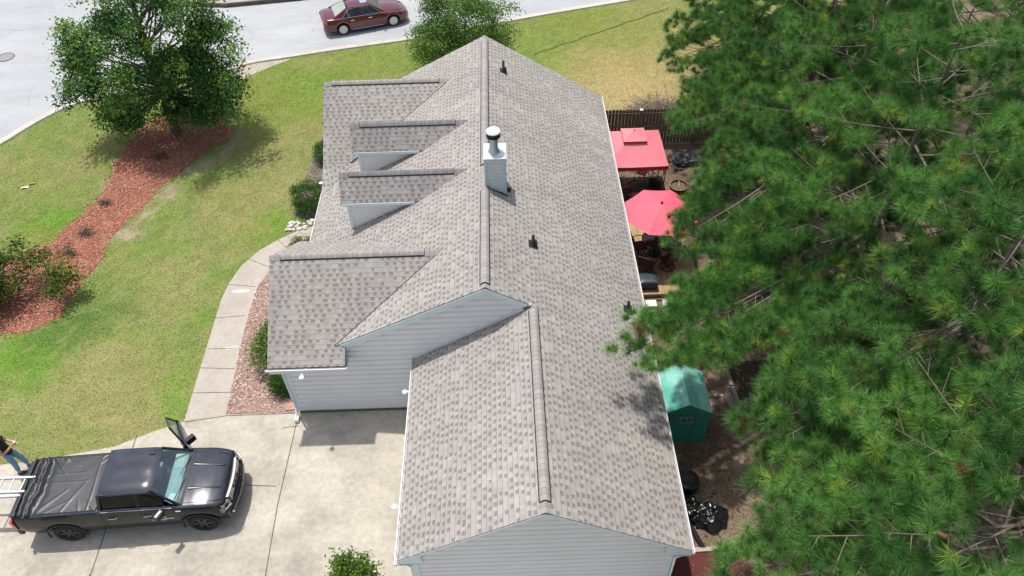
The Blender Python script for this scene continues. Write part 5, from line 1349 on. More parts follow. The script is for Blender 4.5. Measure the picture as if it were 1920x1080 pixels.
def cov(u, v):
    x = -2.86 + 2.15 * u; y = -.90 + 1.80 * v
    z = 1.385 + .02 * (1 - (2 * v - 1) ** 2)
    fold = lambda c, wd, h, wob_: h * math.exp(-((x - c - wob_ * math.sin(v * 5 + c * 3) - .02 * math.sin(v * 13 + c * 9) - .012 * math.sin(v * 37 + c * 5)) / wd) ** 2)
    z += fold(-2.74, .05, .055, .02) + fold(-2.50, .06, .075, .05) - fold(-2.62, .05, .03, .03) - fold(-2.36, .09, .025, .05)
    z += .004 * math.sin(5 * (x + y * .9) + 2 * math.sin(4 * y)) * max(0, 1 - u * 1.1) + .003 * math.sin(11 * (y - x * .6) + 3 * math.sin(3 * x)) * (1 - u) 
    z += .012 * math.exp(-((y - .05 - .0 * x) / .018) ** 2) * (.6 if u < .75 else .0) + .012 * math.exp(-((y - .32) / .018) ** 2) * (.6 if u < .7 else .0)
    z += .010 * math.exp(-((x + 1.0 - .02 * math.sin(6 * v)) / .02) ** 2)
    z += .03 * math.exp(-(((y - .85) / .12) ** 2 + ((x + 2.4) / .2) ** 2)) + .02 * math.exp(-(((y - .8) / .1) ** 2 + ((x + 2.0) / .08) ** 2))
    for (ax_, ay_, bx_, by_, wd_, h_) in CREASE:
        dx_, dy_ = bx_ - ax_, by_ - ay_; q_ = max(0, min(1, ((x - ax_) * dx_ + (y - ay_) * dy_) / (dx_ * dx_ + dy_ * dy_)))
        d_ = math.hypot(x - ax_ - dx_ * q_, y - ay_ - dy_ * q_); z += .55 * h_ * math.exp(-(d_ / wd_) ** 2) * (1 - .6 * q_)
    if min(u, v, 1 - u, 1 - v) < .012: z -= .035
    return (x, y, z)
t = MB().grid(cov, 110, 90); t.build('bed_cover', cvr, tk, 80)
t = MB(); t.box((0, 0, 0), (.05, 1.78, .05)); t.box((0, -.84, .02), (.14, .1, .07)); t.build('cover_rail', Mt['plastic'], tk).location = (-2.9, 0, 1.39)
t = MB(); t.lathe([(.055, 0), (.045, .02), (.0, .03)], 12); sf = t.build('roof_antenna', Mt['plastic'], tk); sf.location = (.60, .45, 1.89); sf.scale = (1.4, .6, 1)

# aluminium ladder slid in over the tailgate
lad = thing('ladder', 'silver aluminium extension ladder sticking out over the tailgate of the truck', 'ladder', (-12.80, -3.06, 1.42), math.radians(180))
al = simple('aluminium', (0.72, 0.73, 0.74), .35, .08, 6, metal=.35)
for k, (dy, dz, x0) in enumerate(((-.215, 0, -.12), (.215, 0, .0), (.30, -.07, .12))):
    t = MB(); t.box((2.0 + x0 / 2, dy, dz), (4.2 - x0, .03, .085)); t.box((2.0 + x0 / 2, dy, dz + .043), (4.2 - x0, .05, .008)); t.box((2.0 + x0 / 2, dy, dz - .043), (4.2 - x0, .05, .008))
    t.build('rail', al, lad)
for k in range(13):
    t = MB(); t.tube([(.06 + .305 * k, -.205, 0), (.06 + .305 * k, .205, 0)], .02, 8); t.build('rung', al, lad, 50)

SILV = simple('silver_alloy', (0.72, 0.72, 0.74), .3, .05, 4, metal=.25)
# ---- maroon sedan in the street
car = thing('sedan_car', 'shiny maroon four door sedan parked in the street at the top', 'car', (-6.86, 26.13, 0.004), math.radians(18.2))
car.scale = (.94, .94, .94)
T = dict(w=[(-2.52, .62), (-2.47, .74), (-2.3, .85), (-1.9, .915), (-1.0, .93), (1.0, .93), (1.7, .915), (2.1, .86), (2.32, .76), (2.46, .6), (2.5, .5)],
         zs=[(-2.52, .80), (-2.45, .94), (-2.3, 1.0), (-1.6, 1.0), (-.9, .98), (.3, .95), (1.0, .92), (1.6, .86), (2.1, .77), (2.35, .68), (2.5, .56)],
         zc=[(-2.52, .82), (-2.45, .98), (-2.3, 1.06), (-1.75, 1.09), (-1.5, 1.06), (.95, 1.02), (1.1, 1.0), (1.6, .95), (2.1, .85), (2.36, .73), (2.5, .58)],
         zb=[(-2.52, .42), (-2.3, .28), (-1.9, .22), (1.9, .2), (2.3, .2), (2.5, .26)],
         tub=[(-1.42, .86, .62)])
shell(T, (-1.425, -1.415, .855, .865), ((-1.46, .33, .385), (1.51, .33, .385))).build('body', Mt['redpaint'], car, 38)
MB().box((0, 0, .3), (4.2, 1.6, .12)).build('underbody', Mt['dark'], car)
rf = MB(); rib_roof(rf, -.98, .34, .56, .55, 1.43, .03, endz=.045)
rf.build('roof', Mt['redpaint'], car, 40)
MB().grid(lambda u, v: (-.18 + .38 * u, -.3 + .6 * v, 1.468 - .012 * (2 * v - 1) ** 2), 4, 4).build('sunroof', simple('sunroof_glass', (0.3, 0.4, 0.45), .08, .05), car)
pl = MB()
for s in (-1, 1):
    pl.bar((1.02, s * .78, .97), (.33, s * .56, 1.40), .06, .07)
    pl.add([(-1.95, s * .80, 1.02), (-1.38, s * .845, .985), (-.98, s * .575, 1.395), (-1.12, s * .53, 1.40), (-1.95, s * .74, 1.03), (-1.3, s * .78, .985), (-.98, s * .53, 1.38), (-1.12, s * .50, 1.39)], [(0, 1, 2, 3), (7, 6, 5, 4), (0, 3, 7, 4), (1, 5, 6, 2), (3, 2, 6, 7)])
    pl.bar((-.22, s * .84, .97), (-.30, s * .585, 1.40), .07, .04)
    pl.bar((-1.0, s * .565, 1.405), (.34, s * .56, 1.405), .05, .05)
pl.build('roof_pillars', Mt['redpaint'], car)
quadglass('windscreen', [(1.0, -.74, .985), (1.0, .74, .985), (.32, .53, 1.42), (.32, -.53, 1.42)], Mt['glass_c'], car)
quadglass('rear_window', [(-1.78, .70, 1.08), (-1.78, -.70, 1.08), (-1.06, -.5, 1.42), (-1.06, .5, 1.42)], simple('rear_glass_reflecting', (0.32, 0.38, 0.3), .05, .1, 3, spec=1.0), car)
for s in (-1, 1):
    for q in ([(-1.33, s * .85, 1.0), (-.27, s * .848, .975), (-.33, s * .60, 1.385), (-.95, s * .59, 1.38)], [(-.18, s * .848, .975), (.86, s * .80, .965), (.30, s * .59, 1.385), (-.26, s * .60, 1.385)]):
        quadglass('side_window', q if s < 0 else q[::-1], Mt['glass_c'], car)
    t = MB(); t.tube([(-1.4, s * .875, 1.0), (-.2, s * .875, .972), (.88, s * .835, .955)], .018, 5); t.tube([(-1.4, s * .875, 1.0), (-1.0, s * .625, 1.38), (-.3, s * .625, 1.405), (.3, s * .61, 1.395), (.88, s * .835, .955)], .014, 5); t.build('window_trim', Mt['chrome'], car, 60)
    t = MB(); t.tube([(-.95, s * .925, .27), (.95, s * .925, .26)], .018, 5); t.build('sill_trim', Mt['chrome'], car, 60)
    for x in (-.86, .18):
        t = MB(); t.box((x, s * .935, .82), (.2, .03, .035)); t.build('door_handle', Mt['chrome'], car)
    t = MB(); t.lathe([(0, -.09), (.06, -.07), (.075, 0), (.06, .07), (0, .09)], 12, (.82, s * .98, .99), 'y'); t.build('mirror', Mt['redpaint'], car, 60)
    t = MB(); t.add([(2.36, s * .52, .70), (2.06, s * .85, .74), (2.10, s * .875, .62), (2.43, s * .56, .58), (2.22, s * .52, .80), (1.98, s * .80, .80)], [(0, 1, 2, 3), (4, 5, 1, 0)] if s > 0 else [(3, 2, 1, 0), (0, 1, 5, 4)]); t.build('headlight', Mt['lamp'], car)
    t = MB(); t.box((-2.36, s * .70, .86), (.2, .3, .14), R3(0, 0, -s * .55)); t.build('tail_light', Mt['redlamp'], car)
    for ax in (-1.46, 1.51): wheel(car, ax, s * .80, .335, .335, .22, SILV, 10, .68, 0, 1.5)
i_ = MB(); i_.box((.78, 0, .84), (.36, 1.4, .2)); i_.build('dashboard', Mt['dark'], car)
for x, y in ((.1, -.38), (.1, .38), (-.85, 0)):
    t = MB(); wd = .5 if x > 0 else 1.3; t.box((x, y, .72), (.5, wd, .18)).box((x - .25, y, .95), (.14, wd, .5), R3(0, -.25, 0)); t.build('seat', simple('tan_leather', (0.42, 0.38, 0.3), .6), car)
t = MB(); arc_bar(t, 2.51, .35, .30, .36, .58, .06); t.build('grille', Mt['plastic'], car); t = MB(); arc_bar(t, 2.49, .5, .7, .2, .3, .1); t.build('front_lip', Mt['plastic'], car)
t = MB(); t.bar((-2.53, -.55, .86), (-2.53, .55, .86), .02, .04); t.build('trunk_trim', Mt['chrome'], car)
h = MB()
for s in (-1, 1):
    h.tube([(-.22, s * .925, .93), (-.22, s * .936, .6), (-.2, s * .925, .3)], .005, 4); h.tube([(.95, s * .915, .90), (.98, s * .936, .6), (.95, s * .925, .3)], .005, 4); h.tube([(1.0, s * .74, .98), (1.6, s * .72, .92), (2.2, s * .55, .80)], .006, 4)
h.build('panel_gap', Mt['plastic'], car)

# ------------------------------------------------------------------ person at the truck's tail
def skin_mesh(chains, levels=2):
    """chains: list of [(x, y, z, r), ...] sharing vertices where coordinates match; returns mesh data"""
    vs = []; es = []; rs = []; idx = {}
    for ch in chains:
        prev = None
        for p in ch:
            k = tuple(round(q, 4) for q in p[:3])
            if k not in idx:
                idx[k] = len(vs); vs.append(p[:3]); rs.append(p[3])
            i = idx[k]
            if prev is not None and prev != i: es.append((prev, i))
            prev = i
    me = bpy.data.meshes.new('tmp'); me.from_pydata(vs, es, [])
    o = bpy.data.objects.new('tmp', me); C.objects.link(o)
    md = o.modifiers.new('s', 'SKIN'); md.use_smooth_shade = True
    if not me.skin_vertices: me.skin_vertices.new()
    for i, sv in enumerate(me.skin_vertices[0].data):
        r_ = rs[i]; sv.radius = (r_, r_) if not isinstance(r_, tuple) else r_
        sv.use_root = (i == 0)
    sb = o.modifiers.new('d', 'SUBSURF'); sb.levels = levels; sb.render_levels = levels
    dg = bpy.context.evaluated_depsgraph_get(); dg.update()
    out = bpy.data.meshes.new_from_object(o.evaluated_get(dg))
    bpy.data.objects.remove(o); bpy.data.meshes.remove(me)
    return out
def skin_obj(name, groups, mat, parent, levels=2):
    bm = bmesh.new()
    for ch in groups:
        m = skin_mesh(ch, levels); bm.from_mesh(m); bpy.data.meshes.remove(m)
    me = bpy.data.meshes.new(name); bm.to_mesh(me); bm.free()
    me.polygons.foreach_set('use_smooth', [True] * len(me.polygons)); me.materials.append(mat)
    o = bpy.data.objects.new(name, me); C.objects.link(o); o.parent = parent
    return o
pe = thing('person', 'standing person in black T-shirt and blue jeans, looking down at a phone in both hands', 'person', (-14.1, -1.72, 0.008), math.radians(14))
pe.scale = (1.08, 1.08, 1.08)
skin = simple('skin', (0.50, 0.30, 0.21), .55, .06, 12)
hip = (0.0, 0, .93, .10)
legs = {}
for s, fx_ in ((-1, -.03), (1, .17)):   # right foot under the body, left foot a step ahead
    legs[s] = [(0.0, s * .085, .88), (fx_ * .55 + .03, s * .10, .49), (fx_ - .01, s * .10, .09)]
body_ch = [[hip, (0.01, 0, 1.08, .10), (0.02, 0, 1.24, .108), (0.0, 0, 1.40, .09), (-.005, 0, 1.475, .055), (.03, 0, 1.54, .055), (.055, 0, 1.61, .085), (.06, 0, 1.68, .09), (.05, 0, 1.73, .06)]]
hands = []
for s in (-1, 1):
    l = legs[s]
    body_ch.append([hip, (*l[0], .07), (*l[1], .058), (*l[2], .04), (l[2][0] + .07, l[2][1] + s * .01, .045, .036), (l[2][0] + .17, l[2][1] + s * .02, .03, .028)])
    sh = (0.0, s * .10, 1.40, .075); elb = (.03, s * .25, 1.12, .042); wr = (.255, s * .085, 1.21, .028)
    body_ch.append([(0.0, 0, 1.40, .09), sh, (-.005, s * .185, 1.38, .06), elb, (.15, s * .17, 1.165, .038), wr, (.315, s * .06, 1.235, (.036, .024)), (.345, s * .052, 1.25, (.03, .02))])
    for k in range(4):
        b = Vector((.335, s * (.058 - .004 * k), 1.215 + .018 * k)); ln = (.06, .07, .075, .065)[k]
        p1 = b + Vector((.035, s * .012, .005)); p2 = p1 + Vector((.022, -s * .022, .008)) * (ln / .07); p3 = p2 + Vector((-.002, -s * .026, .006)) * (ln / .07)
        hands.append([[(*b, .0095), (*p1, .009), (*p2, .0085), (*p3, .0075)]])
    hands.append([[(.30, s * .05, 1.252, .011), (.33, s * .035, 1.275, .010), (.352, s * .012, 1.278, .0085)]])
skin_obj('body', [body_ch] + hands, skin, pe)
# face
f = MB()
f.add([(.148, -.014, 1.62), (.148, .014, 1.62), (.175, 0, 1.625), (.14, 0, 1.665)], [(0, 1, 2), (0, 2, 3), (1, 3, 2)])
f.build('nose', skin, pe, 60)
for s in (-1, 1):
    MB().lathe([(0, -.012), (.009, -.005), (.012, 0), (.009, .005), (0, .012)], 10, (.138, s * .034, 1.655)).build('eye', simple('eye_white', (.7, .7, .68), .3), pe, 80)
    MB().lathe([(0, -.015), (.03, -.01), (.034, .004), (.015, .014), (0, .012)], 12, (.05, s * .092, 1.64), 'y').build('ear', skin, pe, 80)
MB().tube([(.140, -.024, 1.583), (.148, 0, 1.58), (.140, .024, 1.583)], .006, 5).build('mouth', simple('lips', (.38, .16, .13), .5), pe, 80)
hr = np.random.RandomState(3)
hb = MB()
def hair_fn(u, v):
    th = math.pi * .56 * u; ph = 2 * math.pi * v
    rr = .104 + .006 * math.sin(ph * 9) * math.sin(th * 6)
    x = .038 - .012 * u + rr * 1.08 * math.sin(th) * math.cos(ph); y = rr * .98 * math.sin(th) * math.sin(ph); z = 1.665 + rr * 1.12 * math.cos(th)
    if math.cos(ph) < -.1 : z -= .05 * u * u
    if math.cos(ph) > .55 and u > .55: x -= .03
    return (x, y, z)
hb.grid(hair_fn, 12, 28); hb.build('hair', simple('dark_hair', (0.018, 0.014, 0.012), .6, .4, 40), pe, 80)
skin_obj('shirt', [[[(0.003, 0, .84, .15), (0.004, 0, .93, .15), (0.01, 0, 1.08, .14), (0.02, 0, 1.24, .142), (0.0, 0, 1.39, .126), (-.003, 0, 1.46, .085)],
    *[[(0.0, 0, 1.39, .126), (0.0, s * .10, 1.405, .10), (-.005, s * .185, 1.385, .07), (.008, s * .222, 1.27, .062)] for s in (-1, 1)]]], simple('black_cotton', (0.012, 0.012, 0.015), .9), pe)
skin_obj('jeans', [[[(0.0, 0, 1.06, .128), (0.0, 0, .98, .135), (0.0, 0, .92, .138)], *[[(0.0, 0, .92, .138), (*legs[s][0], .10), (*legs[s][1], .075), (legs[s][2][0], legs[s][2][1], .13, .062)] for s in (-1, 1)]]], simple('blue_denim', (0.16, 0.29, 0.46), .85, .25, 9, bmp=.2), pe)
for s in (-1, 1):
    l = legs[s][2]; t = MB()
    t.lathe([(.0, 0), (.052, 0), (.055, .03), (.05, .07), (.0, .09)], 16, (0, 0, 0)); o = t.build('shoe', simple('dark_shoe', (0.03, 0.035, 0.05), .6), pe, 60); o.location = (l[0] + .06, l[1] + s * .012, 0); o.scale = (2.5, .95, 1)
ph = thing('phone', 'pale phone held up in both hands of the standing person', 'phone', pe.matrix_basis @ Vector((.365, 0, 1.255)), math.radians(14))
t = MB(); t.box((0, 0, 0), (.012, .08, .15), R3(0, -.6, 0)); t.build('case', Mt['white'], ph); t = MB(); t.box((-.0055, 0, .004), (.004, .07, .135), R3(0, -.6, 0)); t.build('screen', simple('phone_screen', (.05, .05, .06), .1), ph)

# ------------------------------------------------------------------ back yard
wood_d = simple('brown_fence_wood', (0.15, 0.11, 0.085), .9, .3, 5, bmp=.3)
fn = thing('wooden_fence', 'brown wooden privacy fence behind the gazebo, between house and pines', 'fence', (0, 0, 0))
FY = 13.86
t = MB(); r_ = random.Random(4); x = 4.42; k = 0
while x < 12.2:
    h = 1.82 + r_.uniform(-.015, .015)
    t.add([(x, FY, .04), (x + .135, FY, .04), (x + .135, FY, h - .05), (x + .105, FY, h), (x + .03, FY, h), (x, FY, h - .05), (x, FY + .02, .04), (x + .135, FY + .02, .04), (x + .135, FY + .02, h - .05), (x + .105, FY + .02, h), (x + .03, FY + .02, h), (x, FY + .02, h - .05)],
          [(0, 1, 2, 3, 4, 5), (11, 10, 9, 8, 7, 6)] + [(i, i + 6, (i + 1) % 6 + 6, (i + 1) % 6) for i in range(6)])
    x += .148
t.build('picket_boards', wood_d, fn)
for z in (.35, 1.0, 1.62):
    MB().box((8.3, FY - .025, z), (7.8, .04, .085)).build('rail', simple('fence_rail_wood', (0.2, 0.155, 0.125), .9, .25), fn)
for x in (4.6, 6.55, 9.0, 11.4):
    t = MB(); t.box((x, FY - .09, .92), (.09, .09, 1.84)); po = t.build('post', wood_d, fn)
MB().box((6.55, FY - .09, 1.86), (.13, .13, .03)).build('post_cap', Mt['white'], fn)
MB().box((8.3, FY - .03, .035), (7.8, .05, .07)).build('base_board', simple('pale_sill_board', (0.4, 0.33, 0.25), .9), fn)

# brush pile
bp = thing('brush_pile', 'heap of bare grey brown branches behind the wooden fence', 'brush pile', (7.75, 16.0, 0))
r = np.random.RandomState(12); t = MB()
for k in range(330):
    a = r.rand() * 6.28; q = math.sqrt(r.rand()); c = np.array([math.cos(a) * q * 1.5, math.sin(a) * q * 1.15, .08 + (1 - q * q) * .75 * r.rand()])
    d = unit(np.array([[r.randn(), r.randn(), r.randn() * .35]]))[0] * r.uniform(.25, .8)
    p0, p1 = c - d, c + d; p0[2] = max(p0[2], .02); p1[2] = max(p1[2], .02)
    t.tube([p0, c + r.randn(3) * .1, p1], [r.uniform(.008, .018), .01, .004], 4)
t.build('branches', simple('dry_branch', (0.27, 0.215, 0.17), .95, .35, 3), bp, fixn=False)

# red gazebo
gz = thing('gazebo', 'red two tier fabric gazebo in front of the brown fence', 'gazebo', (5.72, 10.76, 0))
redf = simple('red_canopy_fabric', (0.80, 0.215, 0.255), .75, .07, 2.5, bmp=.5, fine=7)
redv = simple('dark_red_valance', (0.42, 0.025, 0.045), .75, .08, 3)
hx, hy, ez = 1.24, 1.22, 2.04
t = MB()
def canopy(m, hx, hy, z0, ix, iy, z1, sag=.05, n=8):
    c0 = [(-hx, -hy), (hx, -hy), (hx, hy), (-hx, hy)]; c1 = [(-ix, -iy), (ix, -iy), (ix, iy), (-ix, iy)]
    for k in range(4):
        a0, b0, a1, b1 = c0[k], c0[(k + 1) % 4], c1[k], c1[(k + 1) % 4]
        def fn(u, v):
            p = [(a0[i] * (1 - u) + b0[i] * u) * (1 - v) + (a1[i] * (1 - u) + b1[i] * u) * v for i in (0, 1)]
            return (p[0], p[1], z0 + (z1 - z0) * v - sag * math.sin(math.pi * u) * (1 - .5 * v) * math.sin(math.pi * (.15 + .7 * v)) )
        m.grid(fn, n, 6)
canopy(t, hx, hy, ez, .42, .42, 2.58, .05)
t.build('canopy', redf, gz, 30)
t = MB()
c0 = [(-hx, -hy), (hx, -hy), (hx, hy), (-hx, hy)]
for k in range(4):
    a, b = c0[k], c0[(k + 1) % 4]
    t.grid(lambda u, v: (a[0] + (b[0] - a[0]) * u + .012 * math.sin(u * 40) * v * (a[0] == b[0]), a[1] + (b[1] - a[1]) * u + .012 * math.sin(u * 40) * v * (a[1] == b[1]), ez - .20 * v - .035 * math.sin(math.pi * u) * (1 - v)), 24, 2)
t.build('valance', redv, gz, 60)
t = MB(); canopy(t, .46, .46, 2.68, .04, .04, 2.90, .02); t.build('vent_canopy', redf, gz, 30)
t = MB()
for k in range(4):
    c = [(-.46, -.46), (.46, -.46), (.46, .46), (-.46, .46)]; a, b = c[k], c[(k + 1) % 4]
    t.grid(lambda u, v: (a[0] + (b[0] - a[0]) * u, a[1] + (b[1] - a[1]) * u, 2.68 - .07 * v), 4, 1)
t.build('vent_valance', redv, gz)
for sx in (-1, 1):
    for sy in (-1, 1):
        t = MB(); 
        t.tube([(sx * 1.17, sy * 1.15, 0), (sx * 1.17, sy * 1.15, ez)], .02, 6); t.tube([(sx * 1.17, sy * .88, 0), (sx * 1.17, sy * .88, ez)], .016, 6); t.tube([(sx * .9, sy * 1.15, 0), (sx * .9, sy * 1.15, ez)], .016, 6)
        for z in (.5, 1.0, 1.5): t.tube([(sx * 1.17, sy * 1.15, z), (sx * 1.17, sy * .88, z + .12)], .01, 4)
        t.build('leg', Mt['plastic'], gz)
t = MB()
for k in range(4): a, b = c0[k], c0[(k + 1) % 4]; t.tube([(a[0] * .95, a[1] * .95, ez - .03), (b[0] * .95, b[1] * .95, ez - .03)], .018, 5)
for a in c0: t.tube([(a[0] * .95, a[1] * .95, ez - .03), (a[0] * .33, a[1] * .33, 2.54)], .018, 5)
t.build('roof_frame', Mt['plastic'], gz)

# deck and what stands on it
tag(sheet('patio', [(4.4, -5.02), (6.15, -4.92), (7.3, -5.6), (7.3, -10.5), (4.4, -10.5)], 0.03, concretemat('red_painted_slab', (0.115, 0.03, 0.026), (0.09, 0.035, 0.03), .8)), kind='structure')
deck = thing('wooden_deck', 'low wooden deck of pale boards under the red umbrella', 'deck', (0, 0, 0))
t = MB(); x = 4.38; r_ = random.Random(9)
while x < 7.5:
    t.box((x + .068, 6.6, .185 + r_.uniform(-.002, .002)), (.135, 4.2, .03)); x += .142
dm, n, p = nodemat('deck_boards'); 
c_ = mixc(n, ramp(n, noise(n, 1.0, 4, .6, None, (7.04, .6, 1)), .35, .65), (0.36, 0.235, 0.12), (0.50, 0.36, 0.20)); n.links.new(mixc(n, 1.0, c_, ramp(n, noise(n, 3, 5, .6, None, (12, .5, 1)), .3, .7, (.8,) * 3, (1.15,) * 3), 'MULTIPLY'), p.inputs['Base Color']); p.inputs['Roughness'].default_value = .8
t.build('deck_boards', dm, deck)
t = MB(); t.box((5.95, 4.52, .09), (3.15, .04, .16)).box((5.95, 8.68, .09), (3.15, .04, .16)).box((7.53, 6.6, .09), (.04, 4.2, .16)); t.build('rim_board', simple('deck_rim', (0.28, 0.19, 0.11), .85), deck)
DZ = .203
um = thing('patio_umbrella', 'red octagonal patio umbrella over the wooden deck', 'umbrella', (6.14, 6.62, DZ))
N = 8; R_ = 1.34; zt = 2.42; zb = 2.02; rot0 = .32
t = MB()
for k in range(N):
    a0, a1 = rot0 + 2 * math.pi * k / N, rot0 + 2 * math.pi * (k + 1) / N
    def fn(u, v):
        p = Vector((math.cos(a0), math.sin(a0), 0)).lerp(Vector((math.cos(a1), math.sin(a1), 0)), v) * (R_ * u)
        return (p.x, p.y, zt - (zt - zb) * u ** 1.15 - .03 * math.sin(math.pi * v) * u * 1.0)
    t.grid(fn, 8, 6)
t.build('canopy', simple('red_umbrella_fabric', (0.75, 0.11, 0.165), .7, .08, 2, bmp=.35, fine=5), um, 12)
t = MB()
for k in range(N):
    a = rot0 + 2 * math.pi * k / N; d = Vector((math.cos(a), math.sin(a), 0))
    t.tube([(0, 0, zt - .03), d * R_ * .5 + Vector((0, 0, zt - .22)), d * R_ + Vector((0, 0, zb - .015))], .01, 4); t.tube([(0, 0, 1.6), d * R_ * .5 + Vector((0, 0, zt - .23))], .008, 4)
t.build('ribs', Mt['plastic'], um)
MB().tube([(0, 0, 0), (0, 0, zt + .02)], .022, 8).build('pole', Mt['plastic'], um)
MB().lathe([(.05, 0), (.045, .03), (.03, .05), (.02, .1), (0, .11)], 12, (0, 0, zt - .01)).build('finial', Mt['plastic'], um, 50)
MB().lathe([(.26, 0), (.26, .05), (.08, .1), (.04, .3), (0, .3)], 20, (0, 0, 0)).build('base', Mt['plastic'], um, 40)

def table(loc):
    tb = thing('patio_table', 'round dark patio table in the shade of the red umbrella', 'table', loc)
    MB().lathe([(.06, .70), (.52, .70), (.54, .715), (.52, .73), (.06, .73), (.06, .70)], 32).build('tabletop', simple('dark_table_glass', (.05, .05, .05), .2), tb, 40)
    for k in range(4):
        a = k * math.pi / 2 + .6; MB().tube([(math.cos(a) * .2, math.sin(a) * .2, .70), (math.cos(a) * .25, math.sin(a) * .25, .35), (math.cos(a) * .46, math.sin(a) * .46, .0)], .018, 6).build('leg', Mt['plastic'], tb, 60)
    return tb
table((6.14, 6.62, DZ))
sling = simple('dark_red_sling', (0.11, 0.02, 0.025), .8, .15)
def swivel(loc, rz, label):
    ch = thing('patio_chair', label, 'chair', loc, rz, 'swivel chairs on the wooden deck')
    fr = MB()
    for s in (-1, 1):
        fr.tube([(.24, s * .25, .40), (-.20, s * .25, .38), (-.34, s * .25, .98)], .016, 6)
        fr.tube([(-.24, s * .27, .64), (.0, s * .30, .66), (.22, s * .29, .62), (.24, s * .25, .40)], .016, 6)
    fr.tube([(-.34, -.25, .98), (-.36, 0, 1.0), (-.34, .25, .98)], .016, 6)
    fr.build('frame', Mt['plastic'], ch, 60)
    MB().grid(lambda u, v: (.24 - .44 * u, -.24 + .48 * v, .41 - .03 * u - .02 * math.sin(3.14 * v)), 6, 6).build('seat', sling, ch, 60)
    MB().grid(lambda u, v: (-.20 - .14 * u - .03 * math.sin(3.14 * v), -.24 + .48 * v, .39 + .6 * u), 6, 6).build('backrest', sling, ch, 60)
    b = MB(); b.ring((0, 0, .025), .27, .017, 28, 6); b.tube([(-.27, 0, .03), (.27, 0, .03)], .015, 5); b.tube([(0, -.27, .03), (0, .27, .03)], .015, 5); b.tube([(0, 0, .03), (0, 0, .37)], .03, 8)
    b.build('swivel_base', Mt['plastic'], ch, 60)
    return ch
c0_ = swivel((5.68, 5.62, DZ), math.radians(62), 'dark red swivel patio chair fully in view, nearest the black lidded box')
dup(c0_, (5.55, 6.62, DZ), math.radians(10), 'dark red swivel patio chair half under the umbrella beside the roof gutter')
dup(c0_, (6.5, 5.85, DZ), math.radians(118), 'swivel patio chair farther right on the deck, partly hidden by pine needles')
dup(c0_, (6.7, 7.0, DZ), math.radians(205), 'swivel patio chair behind the table, under the far edge of the umbrella')
bx = thing('storage_box', 'black lidded box on the near end of the deck, under pine boughs', 'box', (5.62, 4.92, DZ))
t = MB(); t.box((0, 0, .2), (.62, .42, .4)); t.build('bin', Mt['plastic'], bx)
t = MB(); t.grid(lambda u, v: (-.34 + .68 * u, -.25 + .5 * v, .40 + .05 * (1 - abs(2 * u - 1) ** 5) * (1 - abs(2 * v - 1) ** 5)), 14, 12); t.build('lid', simple('dark_blue_grey_lid', (.03, .045, .06), .45), bx, 60)

# white slatted panel lying at the end of the deck
wp = thing('slatted_screen', 'row of white boards on a dark rail lying at the near end of the deck', 'panel', (6.15, 4.18, .03))
for (x0, w_) in ((-.80, .12), (-.48, .38), (.10, .34), (.42, .10), (.66, .28)):
    t = MB(); t.box((x0, 0, .035), (w_, .30, .03)); t.build('board', Mt['white'], wp)
t = MB(); t.box((0, -.19, .02), (1.9, .05, .05)).box((0, .17, .02), (1.9, .04, .03)); t.build('rail', simple('dark_rail', (.06, .06, .06), .7), wp)

# under and beside the gazebo
pinkc = simple('pink_cushion', (.62, .2, .24), .85)
def dining(loc, rz, label):
    ch = thing('garden_chair', label, 'chair', loc, rz, 'cushioned chairs under the gazebo')
    for sx in (-1, 1):
        for sy in (-1, 1): MB().tube([(sx * .22, sy * .22, 0), (sx * .2, sy * .22, .42)], .015, 5).build('leg', Mt['plastic'], ch)
    f = MB()
    for s in (-1, 1): f.tube([(-.2, s * .22, .42), (-.3, s * .22, .95)], .015, 5); f.tube([(-.24, s * .24, .64), (.2, s * .25, .64), (.22, s * .22, .42)], .014, 5)
    f.tube([(-.3, -.22, .95), (-.31, 0, .97), (-.3, .22, .95)], .015, 5)
    for k in range(5): f.tube([(-.2, -.16 + .08 * k, .45), (-.3, -.16 + .08 * k, .95)], .007, 4)
    f.build('frame', Mt['plastic'], ch, 60)
    t = MB().grid(lambda u, v: (-.21 + .42 * u, -.21 + .42 * v, .43 + .07 * (1 - abs(2 * u - 1) ** 4) * (1 - abs(2 * v - 1) ** 4)), 10, 10); t.build('cushion', pinkc, ch, 70)
    return ch
g0 = dining((5.85, 9.75, .01), math.radians(-75), 'cushioned garden chair at the near edge of the gazebo, pink seat lit by the sun')
dup(g0, (5.5, 10.5, .01), math.radians(20), 'cushioned garden chair deep in the gazebo shade on the house side')
dup(g0, (6.35, 11.3, .01), math.radians(240), 'cushioned garden chair at the far right corner of the gazebo, back to the fence')
fp = thing('fire_pit', 'round grey fire bowl standing in the shade under the gazebo', 'fire pit', (6.4, 10.1, .01))
MB().lathe([(.1, .22), (.24, .3), (.30, .44), (.33, .45), (.28, .42), (.2, .33), (0, .3)], 28).build('bowl', simple('grey_iron', (.12, .115, .11), .6), fp, 40)
for k in range(3): a = k * 2.1; MB().tube([(math.cos(a) * .15, math.sin(a) * .15, .28), (math.cos(a) * .3, math.sin(a) * .3, 0)], .018, 5).build('leg', Mt['plastic'], fp)
def pot(label, loc, s, seed):
    pp = thing('potted_plant', label, 'plant', loc, group='potted plants by the gazebo leg')
    MB().lathe([(.12, 0), (.17, .26), (.19, .28), (.16, .28), (.15, .25), (0, .25)], 20).build('pot', simple('dark_pot', (.04, .04, .045), .6), pp, 40)
    clump_leaves('leaves', crown_points((0, 0, .42), (.24, .24, .24), 26, seed), 30, .07, .075, [(.025, .05, .02), (.04, .07, .025), (.06, .1, .03)], pp, seed)
pot('dark leafy potted plant just inside the right front leg of the gazebo', (6.7, 9.95, .01), 1, 5)
